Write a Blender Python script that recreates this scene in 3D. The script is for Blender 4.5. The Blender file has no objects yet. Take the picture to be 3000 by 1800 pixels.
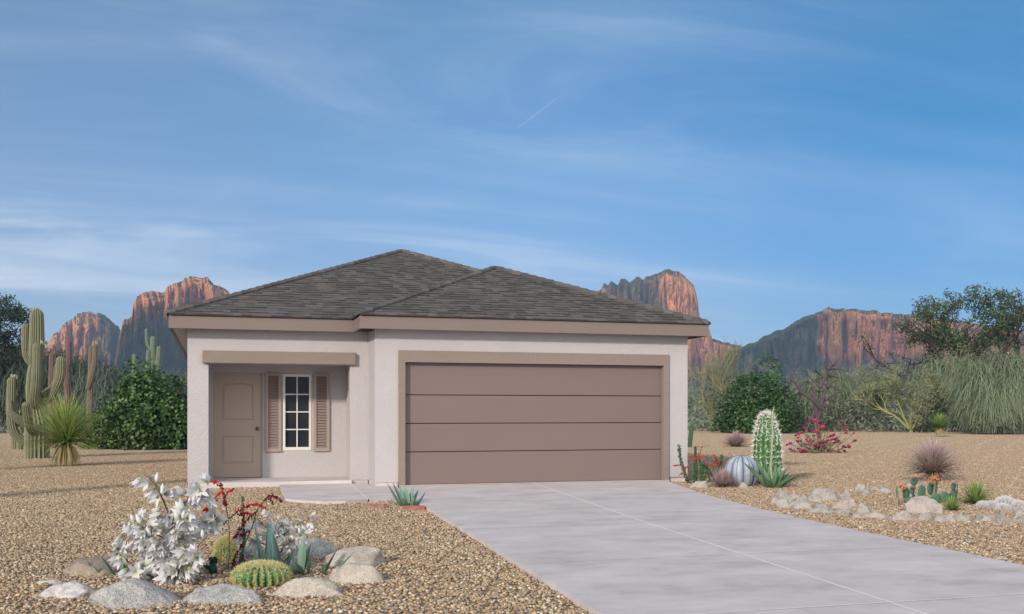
import bpy, bmesh, math, random
import numpy as np
from mathutils import Vector, noise, Matrix

R = math.radians
C = bpy.data.collections.new('place'); bpy.context.scene.collection.children.link(C)
SC = bpy.context.scene

# ------------------------------------------------------------------ camera, sky, sun, exposure
F = 2962.; HOR = 1208.; YAW = R(16.2); EYE = 1.323
cam = bpy.data.cameras.new('camera'); cam.sensor_width = 36; cam.lens = F*36/3000
cam.shift_y = (HOR-900)/3000.; cam.clip_start = .1; cam.clip_end = 9000
co = bpy.data.objects.new('camera', cam); C.objects.link(co)
co.location = (0, 0, EYE); co.rotation_euler = (R(90), 0, -YAW)
SC.camera = co

SUN_AZ = R(45)      # the light travels towards +Y turned this far to +X
SUN_EL = R(21)
sun = bpy.data.lights.new('sun', 'SUN'); sun.energy = 2.3; sun.angle = R(3.5); sun.color = (1, .88, .78)
so = bpy.data.objects.new('sun', sun); C.objects.link(so)
sd = Vector((math.sin(SUN_AZ)*math.cos(SUN_EL), math.cos(SUN_AZ)*math.cos(SUN_EL), -math.sin(SUN_EL)))
so.rotation_euler = sd.to_track_quat('-Z', 'Y').to_euler()

SC.view_settings.view_transform = 'Standard'; SC.view_settings.look = 'None'
SC.view_settings.exposure = .55; SC.view_settings.gamma = 1
SC.cycles.max_bounces = 6; SC.cycles.diffuse_bounces = 5; SC.cycles.volume_bounces = 0
SC.cycles.use_denoising = True

def nodes_of(tree):
    n, l = tree.nodes, tree.links
    def new(t, **kw):
        x = n.new(t)
        for k, v in kw.items():
            if k.startswith('i_'):
                key = k[2:]
                x.inputs[int(key) if key.isdigit() else key.replace('_', ' ')].default_value = v
            else: setattr(x, k, v)
        return x
    return n, l, new

def math_node(new, l, op, a, b=None, c=None, clamp=False):
    m = new('ShaderNodeMath', operation=op, use_clamp=clamp)
    for i, v in enumerate((a, b, c)):
        if v is None: continue
        if hasattr(v, 'links'): l.new(v, m.inputs[i])
        else: m.inputs[i].default_value = v
    return m.outputs[0]

def ramp(new, stops, interp='LINEAR'):
    r = new('ShaderNodeValToRGB'); r.color_ramp.interpolation = interp; e = r.color_ramp.elements
    while len(e) > 1: e.remove(e[0])
    e[0].position = stops[0][0]; e[0].color = (*stops[0][1], 1)
    for p, c in stops[1:]:
        x = e.new(p); x.color = (*c, 1)
    return r

W = bpy.data.worlds.new('World'); SC.world = W; W.use_nodes = True
def build_world():
    n, l, new = nodes_of(W.node_tree); n.clear()
    out = new('ShaderNodeOutputWorld'); bg = new('ShaderNodeBackground', i_Strength=.1)
    sky = new('ShaderNodeTexSky', sky_type='NISHITA', sun_disc=False, sun_elevation=SUN_EL,
              sun_rotation=math.pi+SUN_AZ, altitude=600, air_density=1.0, dust_density=.55, ozone_density=2.2)
    tc = new('ShaderNodeTexCoord'); sep = new('ShaderNodeSeparateXYZ'); l.new(tc.outputs['Generated'], sep.inputs[0])
    M = lambda *a, **k: math_node(new, l, *a, **k)
    z = M('MAXIMUM', sep.outputs[2], 0.0)
    zz = M('ADD', z, .12)
    u = M('DIVIDE', sep.outputs[0], zz); v = M('DIVIDE', sep.outputs[1], zz)
    def cloud(rot, sx, sy, loc, lo, hi, det=7, rough=.55, dist=.6):
        cmb = new('ShaderNodeCombineXYZ'); l.new(u, cmb.inputs[0]); l.new(v, cmb.inputs[1])
        mp = new('ShaderNodeMapping'); mp.inputs['Rotation'].default_value = (0, 0, rot)
        mp.inputs['Scale'].default_value = (sx, sy, 1); mp.inputs['Location'].default_value = loc
        l.new(cmb.outputs[0], mp.inputs[0])
        nz = new('ShaderNodeTexNoise', i_Scale=1.0, i_Detail=det, i_Roughness=rough, i_Distortion=dist); l.new(mp.outputs[0], nz.inputs['Vector'])
        r = new('ShaderNodeMapRange', interpolation_type='SMOOTHSTEP'); r.inputs[1].default_value = lo; r.inputs[2].default_value = hi
        l.new(nz.outputs[0], r.inputs[0]); return r.outputs[0]
    c1 = cloud(R(12), .22, 1.1, (1.3, .4, 0), .42, .82)      # long thin streaks
    c2 = cloud(R(-25), .5, 1.7, (3.1, 7.2, 2), .50, .84, 9, .6, .9)
    veil = cloud(R(-38), .55, 1.3, (2.2, .7, 4), .42, .80, 9, .62, 1.3)
    low = new('ShaderNodeMapRange', interpolation_type='SMOOTHSTEP'); low.inputs[1].default_value = .34; low.inputs[2].default_value = .04
    l.new(z, low.inputs[0])
    left = new('ShaderNodeMapRange', interpolation_type='SMOOTHSTEP'); left.inputs[1].default_value = .42; left.inputs[2].default_value = -.25
    l.new(sep.outputs[0], left.inputs[0])
    a = M('MULTIPLY', c1, M('ADD', M('MULTIPLY', low.outputs[0], M('ADD', M('MULTIPLY', left.outputs[0], 1.1), .25)), .28))
    b = M('MULTIPLY', c2, M('ADD', M('MULTIPLY', low.outputs[0], .36), .14))
    c = M('MULTIPLY', veil, .30)
    s = M('ADD', M('ADD', a, b), c, clamp=True)
    haz = M('MULTIPLY', M('POWER', low.outputs[0], 1.4), .24)
    s = M('ADD', s, haz, clamp=True)
    s = M('ADD', s, M('MULTIPLY', left.outputs[0], .10), clamp=True)
    # contrail: a short straight streak
    def pixdir(px, py):
        x = (px-1500)/F; yy = -(py-HOR)/F
        d = Vector((x*math.cos(YAW)+math.sin(YAW), -x*math.sin(YAW)+math.cos(YAW), yy)); return d.normalized()
    p0 = pixdir(1500, 388); p1 = pixdir(1642, 281); nn = p0.cross(p1).normalized(); mid = (p0+p1).normalized()
    half = math.cos(p0.angle(mid))
    def dot(vec):
        d = new('ShaderNodeVectorMath', operation='DOT_PRODUCT'); l.new(tc.outputs['Generated'], d.inputs[0]); d.inputs[1].default_value = vec; return d.outputs['Value']
    dn = M('ABSOLUTE', dot(nn)); along = dot(mid)
    r1 = new('ShaderNodeMapRange'); r1.inputs[1].default_value = .0011; r1.inputs[2].default_value = .0002; l.new(dn, r1.inputs[0])
    r2 = new('ShaderNodeMapRange'); r2.inputs[1].default_value = half; r2.inputs[2].default_value = half+.0003; l.new(along, r2.inputs[0])
    s = M('ADD', s, M('MULTIPLY', M('MULTIPLY', r1.outputs[0], r2.outputs[0]), .13), clamp=True)
    tint = new('ShaderNodeMix', data_type='RGBA', blend_type='MULTIPLY'); tint.inputs['Factor'].default_value = 1
    l.new(sky.outputs[0], tint.inputs['A']); tint.inputs['B'].default_value = SKY_TINT
    zr = ramp(new, [(0, (.34, .42, .68)), (.06, (.33, .44, .70)), (.2, (.40, .58, .80)), (.38, (.58, .76, .90)), (.7, (1, 1, 1))]); l.new(z, zr.inputs[0])
    t2 = new('ShaderNodeMix', data_type='RGBA', blend_type='MULTIPLY'); t2.inputs['Factor'].default_value = 1
    l.new(tint.outputs['Result'], t2.inputs['A']); l.new(zr.outputs[0], t2.inputs['B'])
    rr = new('ShaderNodeMapRange', interpolation_type='SMOOTHSTEP'); rr.inputs[1].default_value = .28; rr.inputs[2].default_value = .62; l.new(sep.outputs[0], rr.inputs[0])
    t3 = new('ShaderNodeMix', data_type='RGBA', blend_type='MULTIPLY'); l.new(M('MULTIPLY', rr.outputs[0], M('ADD', M('MULTIPLY', z, 3.2), .15, clamp=True)), t3.inputs['Factor'])
    s = M('MULTIPLY', s, M('SUBTRACT', 1.0, M('MULTIPLY', rr.outputs[0], .72)))
    l.new(t2.outputs['Result'], t3.inputs['A']); t3.inputs['B'].default_value = (.27, .74, .84, 1); tint = t3
    # bright cloud added behind the camera, unseen, to fill the shaded fronts
    bk = new('ShaderNodeMapRange', interpolation_type='SMOOTHSTEP'); bk.inputs[1].default_value = .05; bk.inputs[2].default_value = -.5; l.new(sep.outputs[1], bk.inputs[0])
    back_amt = M('MULTIPLY', bk.outputs[0], .85)
    mix = new('ShaderNodeMix', data_type='RGBA'); l.new(s, mix.inputs['Factor']); l.new(tint.outputs['Result'], mix.inputs['A'])
    mix.inputs['B'].default_value = CLOUD
    m2 = new('ShaderNodeMix', data_type='RGBA'); l.new(back_amt, m2.inputs['Factor']); l.new(mix.outputs['Result'], m2.inputs['A']); m2.inputs['B'].default_value = BACK_FILL
    l.new(m2.outputs['Result'], bg.inputs[0]); l.new(bg.outputs[0], out.inputs[0])
SKY_TINT = (.85, 1.0, .98, 1); CLOUD = (5.2, 5.9, 6.9, 1); BACK_FILL = (9.5, 9.4, 9.6, 1)
build_world()

# ------------------------------------------------------------------ helpers
RT = Vector((math.cos(YAW), -math.sin(YAW), 0)); FW = Vector((math.sin(YAW), math.cos(YAW), 0))
def at(px, py, z=0.):
    """the ground point seen at a place of the 3000 px wide photograph, and metres per photo pixel there"""
    d = F*(EYE-z)/(py-HOR); p = FW*d + RT*((px-1500)/F*d); return Vector((p.x, p.y, z)), d/F

def C5(x, y): return 1940+x*.2695, 1080+y*.2695
def C1(x, y): return x*.4043, 850+y*.4043
def C2(x, y): return 60+x*.48504, 1350+y*.48504
def C6(x, y): return 2440+x*.24263, 1240+y*.24263
def C7(x, y): return 2000+x*.4042, 750+y*.4042
def C9(x, y): return 2620+x*.1536, 1340+y*.1536
def CA(x, y): return 1000+x*.2022, 1250+y*.2022

class G:
    def __init__(s): s.V = []; s.F = []; s.K = []; s.n = 0
    def add(s, v, faces, col=(1, 1, 1)):
        v = np.asarray(v, dtype=np.float64).reshape(-1, 3); k = np.asarray(col, dtype=np.float64)
        if k.ndim == 1: k = np.tile(k[:3], (len(v), 1))
        s.V.append(v); s.K.append(k[:, :3])
        if isinstance(faces, np.ndarray): s.F.append(faces+s.n)
        else:
            by = {}
            for f in faces: by.setdefault(len(f), []).append(f)
            for kk in by.values(): s.F.append(np.array(kk)+s.n)
        s.n += len(v)
    def make(s, name, mat, parent=None, smooth=False, loc=None):
        V = np.concatenate(s.V); K = np.concatenate(s.K)
        me = bpy.data.meshes.new(name); me.vertices.add(len(V)); me.vertices.foreach_set('co', V.astype(np.float32).ravel())
        tot = []; idx = []
        for f in s.F: tot.append(np.full(len(f), f.shape[1])); idx.append(f.ravel())
        tot = np.concatenate(tot); idx = np.concatenate(idx)
        me.loops.add(len(idx)); me.loops.foreach_set('vertex_index', idx.astype(np.int32))
        st = np.concatenate(([0], np.cumsum(tot)[:-1]))
        me.polygons.add(len(tot)); me.polygons.foreach_set('loop_start', st.astype(np.int32)); me.polygons.foreach_set('loop_total', tot.astype(np.int32))
        me.polygons.foreach_set('use_smooth', np.full(len(tot), smooth))
        at_ = me.color_attributes.new('Col', 'FLOAT_COLOR', 'POINT')
        at_.data.foreach_set('color', np.concatenate([K, np.ones((len(K), 1))], 1).astype(np.float32).ravel())
        me.update(calc_edges=True); me.validate()
        if mat: me.materials.append(mat)
        o = bpy.data.objects.new(name, me); C.objects.link(o)
        if parent: o.parent = parent
        if loc is not None: o.location = loc
        return o

def box(g, x0, x1, y0, y1, z0, z1, col=(1, 1, 1)):
    v = [(x, y, z) for z in (z0, z1) for x, y in ((x0, y0), (x1, y0), (x1, y1), (x0, y1))]
    g.add(v, [(3, 2, 1, 0), (4, 5, 6, 7), (0, 1, 5, 4), (1, 2, 6, 5), (2, 3, 7, 6), (3, 0, 4, 7)], col)

def prism(g, poly, z0, z1, col=(1, 1, 1)):
    n = len(poly); v = [(x, y, z0) for x, y in poly]+[(x, y, z1) for x, y in poly]
    a = sum(poly[i][0]*poly[(i+1) % n][1]-poly[(i+1) % n][0]*poly[i][1] for i in range(n))
    o = list(range(n))
    if a < 0: o = o[::-1]
    g.add(v, [tuple(o[::-1]), tuple(i+n for i in o)]+[(o[i], o[(i+1) % n], o[(i+1) % n]+n, o[i]+n) for i in range(n)], col)

def smooth_path(pts, n=12):
    P = [Vector(p) for p in pts]
    if len(P) == 2: P = [P[0], (P[0]+P[1])/2, P[1]]
    P = [2*P[0]-P[1]]+P+[2*P[-1]-P[-2]]; out = []
    m = len(P)-3; per = max(1, n//m)
    for i in range(m):
        a, b, c, d = P[i:i+4]
        for j in range(per):
            t = j/per
            out.append(.5*((2*b)+(c-a)*t+(2*a-5*b+4*c-d)*t*t+(3*b-a-3*c+d)*t**3))
    out.append(P[-2]); return out

def tube(g, P, rad, n=6, col=(1, 1, 1), ribs=0, depth=.12, col2=None, closed_top=True):
    P = [Vector(p) for p in P]; m = len(P)
    if not hasattr(rad, '__len__'): rad = [rad]*m
    T = [(P[min(i+1, m-1)]-P[max(i-1, 0)]).normalized() for i in range(m)]
    ref = Vector((0, 1, 0)) if abs(T[0].y) < .9 else Vector((1, 0, 0))
    N = (ref-T[0]*ref.dot(T[0])).normalized()
    if ribs: n = ribs*4
    ang = np.arange(n)*2*math.pi/n; f = np.ones(n); kk = None
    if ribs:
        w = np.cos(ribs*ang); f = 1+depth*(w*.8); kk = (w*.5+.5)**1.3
    V = []
    for i in range(m):
        N = (N-T[i]*N.dot(T[i])).normalized(); B = T[i].cross(N)
        V.append(np.array(P[i])[None]+rad[i]*f[:, None]*(np.cos(ang)[:, None]*np.array(N)+np.sin(ang)[:, None]*np.array(B)))
    V = np.concatenate(V)
    i = np.arange(m-1)[:, None]*n; j = np.arange(n)[None]; j2 = (j+1) % n
    q = np.stack([i+j, i+j2, i+n+j2, i+n+j], -1).reshape(-1, 4)
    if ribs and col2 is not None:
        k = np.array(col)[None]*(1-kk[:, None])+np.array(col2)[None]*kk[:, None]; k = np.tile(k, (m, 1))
    else:
        c = np.asarray(col, float)
        k = np.repeat(c, n, 0) if c.ndim == 2 else np.tile(c, (n*m, 1))
    g.add(V, q, k)
    if closed_top: g.add(V[-n:], [tuple(range(n))], k[-n:])

def lens(r, p=1.): return lambda t: np.sin(np.pi*np.clip(t*(1-r)+r, 0, 1))**p

def blades(g, base, az, e0, e1, L, Wd, c0, c1, segs=5, prof=None, fold=.25, thick=0., power=1., rs=None, jit=.12, side_bend=0.):
    """leaves that start at an elevation e0 and end at e1 along their length"""
    base = np.asarray(base, float).reshape(-1, 3); az = np.asarray(az, float); N = len(az)
    if len(base) == 1: base = np.repeat(base, N, 0)
    e0 = np.broadcast_to(e0, (N,)); e1 = np.broadcast_to(e1, (N,)); L = np.broadcast_to(L, (N,)); Wd = np.broadcast_to(Wd, (N,))
    c0 = np.broadcast_to(np.asarray(c0, float), (N, 3)); c1 = np.broadcast_to(np.asarray(c1, float), (N, 3))
    if rs is not None:
        s = 1+rs.uniform(-jit, jit, (N, 1)); c0 = c0*s; c1 = c1*s
    if prof is None: prof = lambda t: (1-t)**.7*np.minimum(1, .55+t*3)
    p = base.copy(); V = []; K = []; nr = 4 if thick else 3
    sb = np.broadcast_to(side_bend, (N,))
    for j in range(segs+1):
        t = j/segs; e = e0+(e1-e0)*t**power; a = az+sb*t
        d = np.stack([np.cos(e)*np.cos(a), np.cos(e)*np.sin(a), np.sin(e)], 1)
        side = np.stack([-np.sin(a), np.cos(a), 0*a], 1); up = np.cross(d, side); up *= np.where(up[:, 2:3] < 0, -1, 1)
        w = (Wd*prof(t))[:, None]
        r = [p+side*w/2, p-up*w*fold-up*w*thick, p-side*w/2]
        if thick: r.append(p-up*w*fold*.4)
        V.append(np.stack(r, 1)); k = c0*(1-t)+c1*t; K.append(np.repeat(k[:, None], nr, 1))
        p = p+d*(L/segs)[:, None]
    V = np.stack(V, 1); K = np.stack(K, 1)      # N, segs+1, nr, 3
    b = (np.arange(N)*(segs+1)*nr)[:, None, None]+(np.arange(segs)*nr)[None, :, None]
    if thick: a_ = np.arange(nr); b_ = (a_+1) % nr
    else: a_ = np.arange(nr-1); b_ = a_+1
    q = np.stack([b+a_, b+b_, b+b_+nr, b+a_+nr], -1).reshape(-1, 4)
    g.add(V.reshape(-1, 3), q, K.reshape(-1, 3))

def rand_dirs(rs, n):
    v = rs.normal(size=(n, 3)); return v/np.linalg.norm(v, axis=1, keepdims=True)

def leaves(g, c, nrm, L, Wd, col, rs, jit=.25, shape='oval'):
    """flat leaf faces, each with its own facing"""
    c = np.asarray(c); n = len(c)
    t = rand_dirs(rs, n); t -= nrm*(t*nrm).sum(1, keepdims=True); t /= np.linalg.norm(t, axis=1, keepdims=True)+1e-9
    b = np.cross(nrm, t); L = np.broadcast_to(L, (n,))*rs.uniform(.7, 1.2, n); Wd = np.broadcast_to(Wd, (n,))*rs.uniform(.8, 1.2, n)
    if shape == 'oval': prof = [(-.5, 0), (-.22, .42), (.15, .45), (.5, 0), (.15, -.45), (-.22, -.42)]
    else: prof = [(-.5, 0), (0, .5), (.5, 0), (0, -.5)]
    V = np.stack([c+t*(a*L)[:, None]+b*(w*Wd)[:, None]+nrm*(abs(w)*.25*Wd)[:, None] for a, w in prof], 1)
    k = len(prof); q = np.arange(n*k).reshape(n, k)
    col = np.broadcast_to(np.asarray(col, float), (n, 3))*(1+rs.uniform(-jit, jit, (n, 1)))
    g.add(V.reshape(-1, 3), q, np.repeat(col, k, 0))

def spikes(g, p, nrm, cnt, L, w, col, rs, spread=.9):
    """stars of thin spines on a surface"""
    p = np.repeat(np.asarray(p, float), cnt, 0); nn = np.repeat(np.asarray(nrm, float), cnt, 0); n = len(p)
    d = nn+rand_dirs(rs, n)*spread; d /= np.linalg.norm(d, axis=1, keepdims=True)
    s = np.cross(d, rand_dirs(rs, n)); s /= np.linalg.norm(s, axis=1, keepdims=True)
    LL = (L*rs.uniform(.6, 1.2, n))[:, None]
    V = np.stack([p+s*w/2, p-s*w/2, p+d*LL], 1)
    col = np.asarray(col)*(1+rs.uniform(-.15, .1, (n, 1)))
    g.add(V.reshape(-1, 3), np.arange(n*3).reshape(n, 3), np.repeat(col, 3, 0))

# ------------------------------------------------------------------ materials
def mat(name, base=None, attr=True, rough=.8, noise_amt=.15, noise_scale=8., bump=0., bump_scale=40., spec=.3, translucent=0., extra=None, metallic=0.):
    m = bpy.data.materials.new(name); m.use_nodes = True; n, l, new = nodes_of(m.node_tree); n.clear()
    out = new('ShaderNodeOutputMaterial'); bs = new('ShaderNodeBsdfPrincipled', i_Roughness=rough, i_Metallic=metallic)
    bs.inputs['Specular IOR Level'].default_value = spec
    tc = new('ShaderNodeTexCoord')
    if base is None:
        a = new('ShaderNodeVertexColor', layer_name='Col'); colour = a.outputs[0]
    else:
        a = new('ShaderNodeRGB'); a.outputs[0].default_value = (*base, 1); colour = a.outputs[0]
    if noise_amt:
        nz = new('ShaderNodeTexNoise', i_Scale=noise_scale, i_Detail=5., i_Roughness=.6); l.new(tc.outputs['Object'], nz.inputs['Vector'])
        mr = new('ShaderNodeMapRange'); mr.inputs[1].default_value = .3; mr.inputs[2].default_value = .7
        mr.inputs[3].default_value = 1-noise_amt; mr.inputs[4].default_value = 1+noise_amt; l.new(nz.outputs[0], mr.inputs[0])
        mx = new('ShaderNodeVectorMath', operation='MULTIPLY'); l.new(colour, mx.inputs[0]); l.new(mr.outputs[0], mx.inputs[1]); colour = mx.outputs[0]
    if extra: colour = extra(new, l, tc, colour, bs)
    l.new(colour, bs.inputs['Base Color'])
    if bump:
        bz = new('ShaderNodeTexNoise', i_Scale=bump_scale, i_Detail=4.); l.new(tc.outputs['Object'], bz.inputs['Vector'])
        bp = new('ShaderNodeBump', i_Strength=1., i_Distance=bump); l.new(bz.outputs[0], bp.inputs['Height']); l.new(bp.outputs[0], bs.inputs['Normal'])
    res = bs.outputs[0]
    if translucent:
        tr = new('ShaderNodeBsdfTranslucent'); l.new(colour, tr.inputs[0]); ms = new('ShaderNodeMixShader', i_0=translucent)
        l.new(bs.outputs[0], ms.inputs[1]); l.new(tr.outputs[0], ms.inputs[2]); res = ms.outputs[0]
    l.new(res, out.inputs[0]); return m

PEB = [(0, (.30, .20, .12)), (.16, (.46, .33, .20)), (.32, (.56, .44, .28)), (.46, (.36, .31, .26)), (.6, (.62, .52, .40)), (.72, (.48, .33, .24)), (.84, (.24, .21, .19)), (.93, (.66, .58, .40)), (1, (.74, .70, .64))]
def gravel_extra(new, l, tc, colour, bs):
    vo = new('ShaderNodeTexVoronoi', feature='F1', i_Scale=34.); l.new(tc.outputs['Object'], vo.inputs['Vector'])
    sp = new('ShaderNodeSeparateColor'); l.new(vo.outputs['Color'], sp.inputs[0])
    r = ramp(new, PEB); l.new(sp.outputs[0], r.inputs[0])
    # gaps between the stones lie deeper and are darker
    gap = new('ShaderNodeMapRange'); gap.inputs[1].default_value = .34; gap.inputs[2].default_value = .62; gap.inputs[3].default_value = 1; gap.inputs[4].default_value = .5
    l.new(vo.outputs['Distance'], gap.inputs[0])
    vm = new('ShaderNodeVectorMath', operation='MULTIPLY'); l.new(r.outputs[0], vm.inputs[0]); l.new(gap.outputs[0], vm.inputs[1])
    big = new('ShaderNodeTexNoise', i_Scale=.35, i_Detail=3.); l.new(tc.outputs['Object'], big.inputs['Vector'])
    mr = new('ShaderNodeMapRange'); mr.inputs[1].default_value = .3; mr.inputs[2].default_value = .7; mr.inputs[3].default_value = .62; mr.inputs[4].default_value = .8; l.new(big.outputs[0], mr.inputs[0])
    v2 = new('ShaderNodeVectorMath', operation='MULTIPLY'); l.new(vm.outputs[0], v2.inputs[0]); l.new(mr.outputs[0], v2.inputs[1])
    bp = new('ShaderNodeBump', i_Strength=1., i_Distance=.005, invert=True); l.new(vo.outputs['Distance'], bp.inputs['Height']); l.new(bp.outputs[0], bs.inputs['Normal'])
    return v2.outputs[0]
M_ground = mat('gravel ground', (1, 1, 1), noise_amt=0, rough=.85, extra=gravel_extra)
M_pebble = mat('pebbles', rough=.7, noise_amt=.12, noise_scale=60)
def stucco(name, base, k=1.):
    def ex(new, l, tc, colour, bs):
        vo = new('ShaderNodeTexNoise', i_Scale=30., i_Detail=3., i_Roughness=.55, i_Distortion=.8); l.new(tc.outputs['Object'], vo.inputs['Vector'])
        r = new('ShaderNodeMapRange', interpolation_type='SMOOTHSTEP'); r.inputs[1].default_value = .38; r.inputs[2].default_value = .62; l.new(vo.outputs[0], r.inputs[0])
        bp = new('ShaderNodeBump', i_Strength=.8*k, i_Distance=.0035); l.new(r.outputs[0], bp.inputs['Height']); l.new(bp.outputs[0], bs.inputs['Normal'])
        return colour
    return mat(name, base, noise_amt=.025, noise_scale=1.3, rough=.9, spec=.15, extra=ex)
M_stucco = stucco('pale stucco', (.46, .438, .436))
M_trim = stucco('taupe stucco', (.25, .20, .172))
M_fascia = mat('taupe paint', (.20, .155, .140), noise_amt=.03, noise_scale=1.5, rough=.6)
M_garage = mat('garage door paint', (.182, .138, .126), noise_amt=.02, noise_scale=1, rough=.5)
M_door = mat('front door paint', (.42, .345, .285), noise_amt=.02, noise_scale=2, rough=.45)
M_louvre = mat('louvre paint', (.25, .19, .165), noise_amt=.03, rough=.6)
M_shutter = mat('shutter paint', (.33, .265, .23), noise_amt=.03, noise_scale=3, rough=.5)
M_soffit = mat('soffit paint', (.5, .45, .42), noise_amt=.03, rough=.8)
M_dark = mat('dark gap', (.012, .012, .012), noise_amt=0, rough=.8)
M_white = mat('window paint', (.66, .65, .61), noise_amt=.02, rough=.45)
M_pane = mat('window glass', (.022, .025, .034), noise_amt=0, rough=.06, spec=.12)
M_knob = mat('door knob metal', (.16, .12, .10), noise_amt=0, rough=.35, metallic=.8)
M_shingle = mat('asphalt shingles', rough=.95, noise_amt=.22, noise_scale=45, spec=.1, bump=.002, bump_scale=160)
def conc_extra(new, l, tc, colour, bs):
    mp = new('ShaderNodeMapping'); mp.inputs['Scale'].default_value = (1.1, 1.6, 1); l.new(tc.outputs['Object'], mp.inputs[0])
    nz = new('ShaderNodeTexNoise', i_Scale=1.1, i_Detail=9., i_Roughness=.68); l.new(mp.outputs[0], nz.inputs['Vector'])
    r = ramp(new, [(.32, (.43, .39, .375)), (.46, (.53, .485, .47)), (.56, (.575, .525, .51)), (.7, (.65, .60, .58))]); l.new(nz.outputs[0], r.inputs[0])
    n2 = new('ShaderNodeTexNoise', i_Scale=60., i_Detail=3.); l.new(tc.outputs['Object'], n2.inputs['Vector'])
    bp = new('ShaderNodeBump', i_Strength=.6, i_Distance=.002); l.new(n2.outputs[0], bp.inputs['Height']); l.new(bp.outputs[0], bs.inputs['Normal'])
    st = new('ShaderNodeTexNoise', i_Scale=.9, i_Detail=4., i_Distortion=1.5); l.new(tc.outputs['Object'], st.inputs['Vector'])
    mr = new('ShaderNodeMapRange'); mr.inputs[1].default_value = .58; mr.inputs[2].default_value = .8; mr.inputs[3].default_value = 1.; mr.inputs[4].default_value = .86; l.new(st.outputs[0], mr.inputs[0])
    vm = new('ShaderNodeVectorMath', operation='MULTIPLY'); l.new(r.outputs[0], vm.inputs[0]); l.new(mr.outputs[0], vm.inputs[1])
    return vm.outputs[0]
M_conc = mat('concrete', (1, 1, 1), noise_amt=0, rough=.8, spec=.25, extra=conc_extra)
M_joint = mat('joint filler', (.70, .665, .61), noise_amt=.08, noise_scale=30, rough=.9)
M_plant = mat('leaves', rough=.55, noise_amt=.12, noise_scale=20, spec=.35, translucent=.25)
M_cactus = mat('cactus skin', rough=.6, noise_amt=.12, noise_scale=14, spec=.3)
M_spine = mat('spines', rough=.6, noise_amt=0, spec=.2)
M_wood = mat('bark', rough=.85, noise_amt=.2, noise_scale=25, spec=.2)
M_petal = mat('petals', rough=.5, noise_amt=.04, noise_scale=40, spec=.3, translucent=.35)

def rockmat(name, cols, scale=9., speck=0., bump=.02):
    def ex(new, l, tc, colour, bs):
        oi = new('ShaderNodeObjectInfo')
        ad = new('ShaderNodeVectorMath', operation='ADD'); l.new(tc.outputs['Object'], ad.inputs[0]); l.new(oi.outputs['Location'], ad.inputs[1])
        nz = new('ShaderNodeTexNoise', i_Scale=scale, i_Detail=8., i_Roughness=.7, i_Distortion=.5); l.new(ad.outputs[0], nz.inputs['Vector'])
        r = ramp(new, cols); l.new(nz.outputs[0], r.inputs[0]); res = r.outputs[0]
        if speck:
            vo = new('ShaderNodeTexNoise', i_Scale=95., i_Detail=2., i_Roughness=.8); l.new(ad.outputs[0], vo.inputs['Vector'])
            mr = new('ShaderNodeMapRange'); mr.inputs[1].default_value = .40; mr.inputs[2].default_value = .56; mr.inputs[3].default_value = 1-speck; mr.inputs[4].default_value = 1.08; l.new(vo.outputs[0], mr.inputs[0])
            vm = new('ShaderNodeVectorMath', operation='MULTIPLY'); l.new(res, vm.inputs[0]); l.new(mr.outputs[0], vm.inputs[1]); res = vm.outputs[0]
        b2 = new('ShaderNodeTexNoise', i_Scale=scale*2.4, i_Detail=8., i_Roughness=.7); l.new(ad.outputs[0], b2.inputs['Vector'])
        bp = new('ShaderNodeBump', i_Strength=1., i_Distance=bump); l.new(b2.outputs[0], bp.inputs['Height']); l.new(bp.outputs[0], bs.inputs['Normal'])
        return res
    return mat(name, (1, 1, 1), noise_amt=0, rough=.9, spec=.2, extra=ex)
M_granite = rockmat('grey granite', [(.25, (.20, .21, .22)), (.45, (.40, .40, .38)), (.6, (.52, .50, .46)), (.75, (.62, .58, .52))], 7, .5)
M_tangranite = rockmat('tan granite', [(.25, (.22, .20, .18)), (.45, (.44, .40, .34)), (.6, (.56, .51, .43)), (.75, (.30, .31, .32))], 5, .3, .03)
M_whiterock = rockmat('veined white rock', [(.3, (.28, .29, .30)), (.45, (.44, .42, .39)), (.56, (.66, .62, .57)), (.66, (.36, .37, .38)), (.8, (.6, .57, .52))], 6, .25)
M_brownrock = rockmat('brown rock', [(.3, (.22, .19, .15)), (.5, (.34, .28, .21)), (.7, (.42, .36, .29))], 12, .3)
M_redrock = rockmat('red sandstone', [(.3, (.16, .07, .055)), (.5, (.34, .155, .115)), (.7, (.44, .27, .21))], 10, .15)
M_palerock = rockmat('pale fieldstone', [(.3, (.15, .135, .12)), (.42, (.30, .275, .24)), (.56, (.42, .395, .35)), (.72, (.34, .34, .31))], 8, .2)
M_pinkrock = rockmat('pinkish fieldstone', [(.3, (.17, .135, .12)), (.42, (.33, .285, .25)), (.56, (.45, .39, .35)), (.72, (.36, .32, .295))], 7, .15)

def tag(o, label=None, cat=None, group=None, kind=None):
    if label: o['label'] = label
    if cat: o['category'] = cat
    if group: o['group'] = group
    if kind: o['kind'] = kind
    return o
def empty(name, loc, label, cat, group=None):
    e = bpy.data.objects.new(name, None); C.objects.link(e); e.location = loc; e.empty_display_size = .2
    return tag(e, label, cat, group)

# ------------------------------------------------------------------ ground
g = G(); S = 5000
g.add([(-S, -200, 0), (S, -200, 0), (S, S, 0), (-S, S, 0)], [(0, 1, 2, 3)])
ground = tag(g.make('ground', M_ground), 'tan gravel ground of the desert yard', kind='structure')

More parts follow.
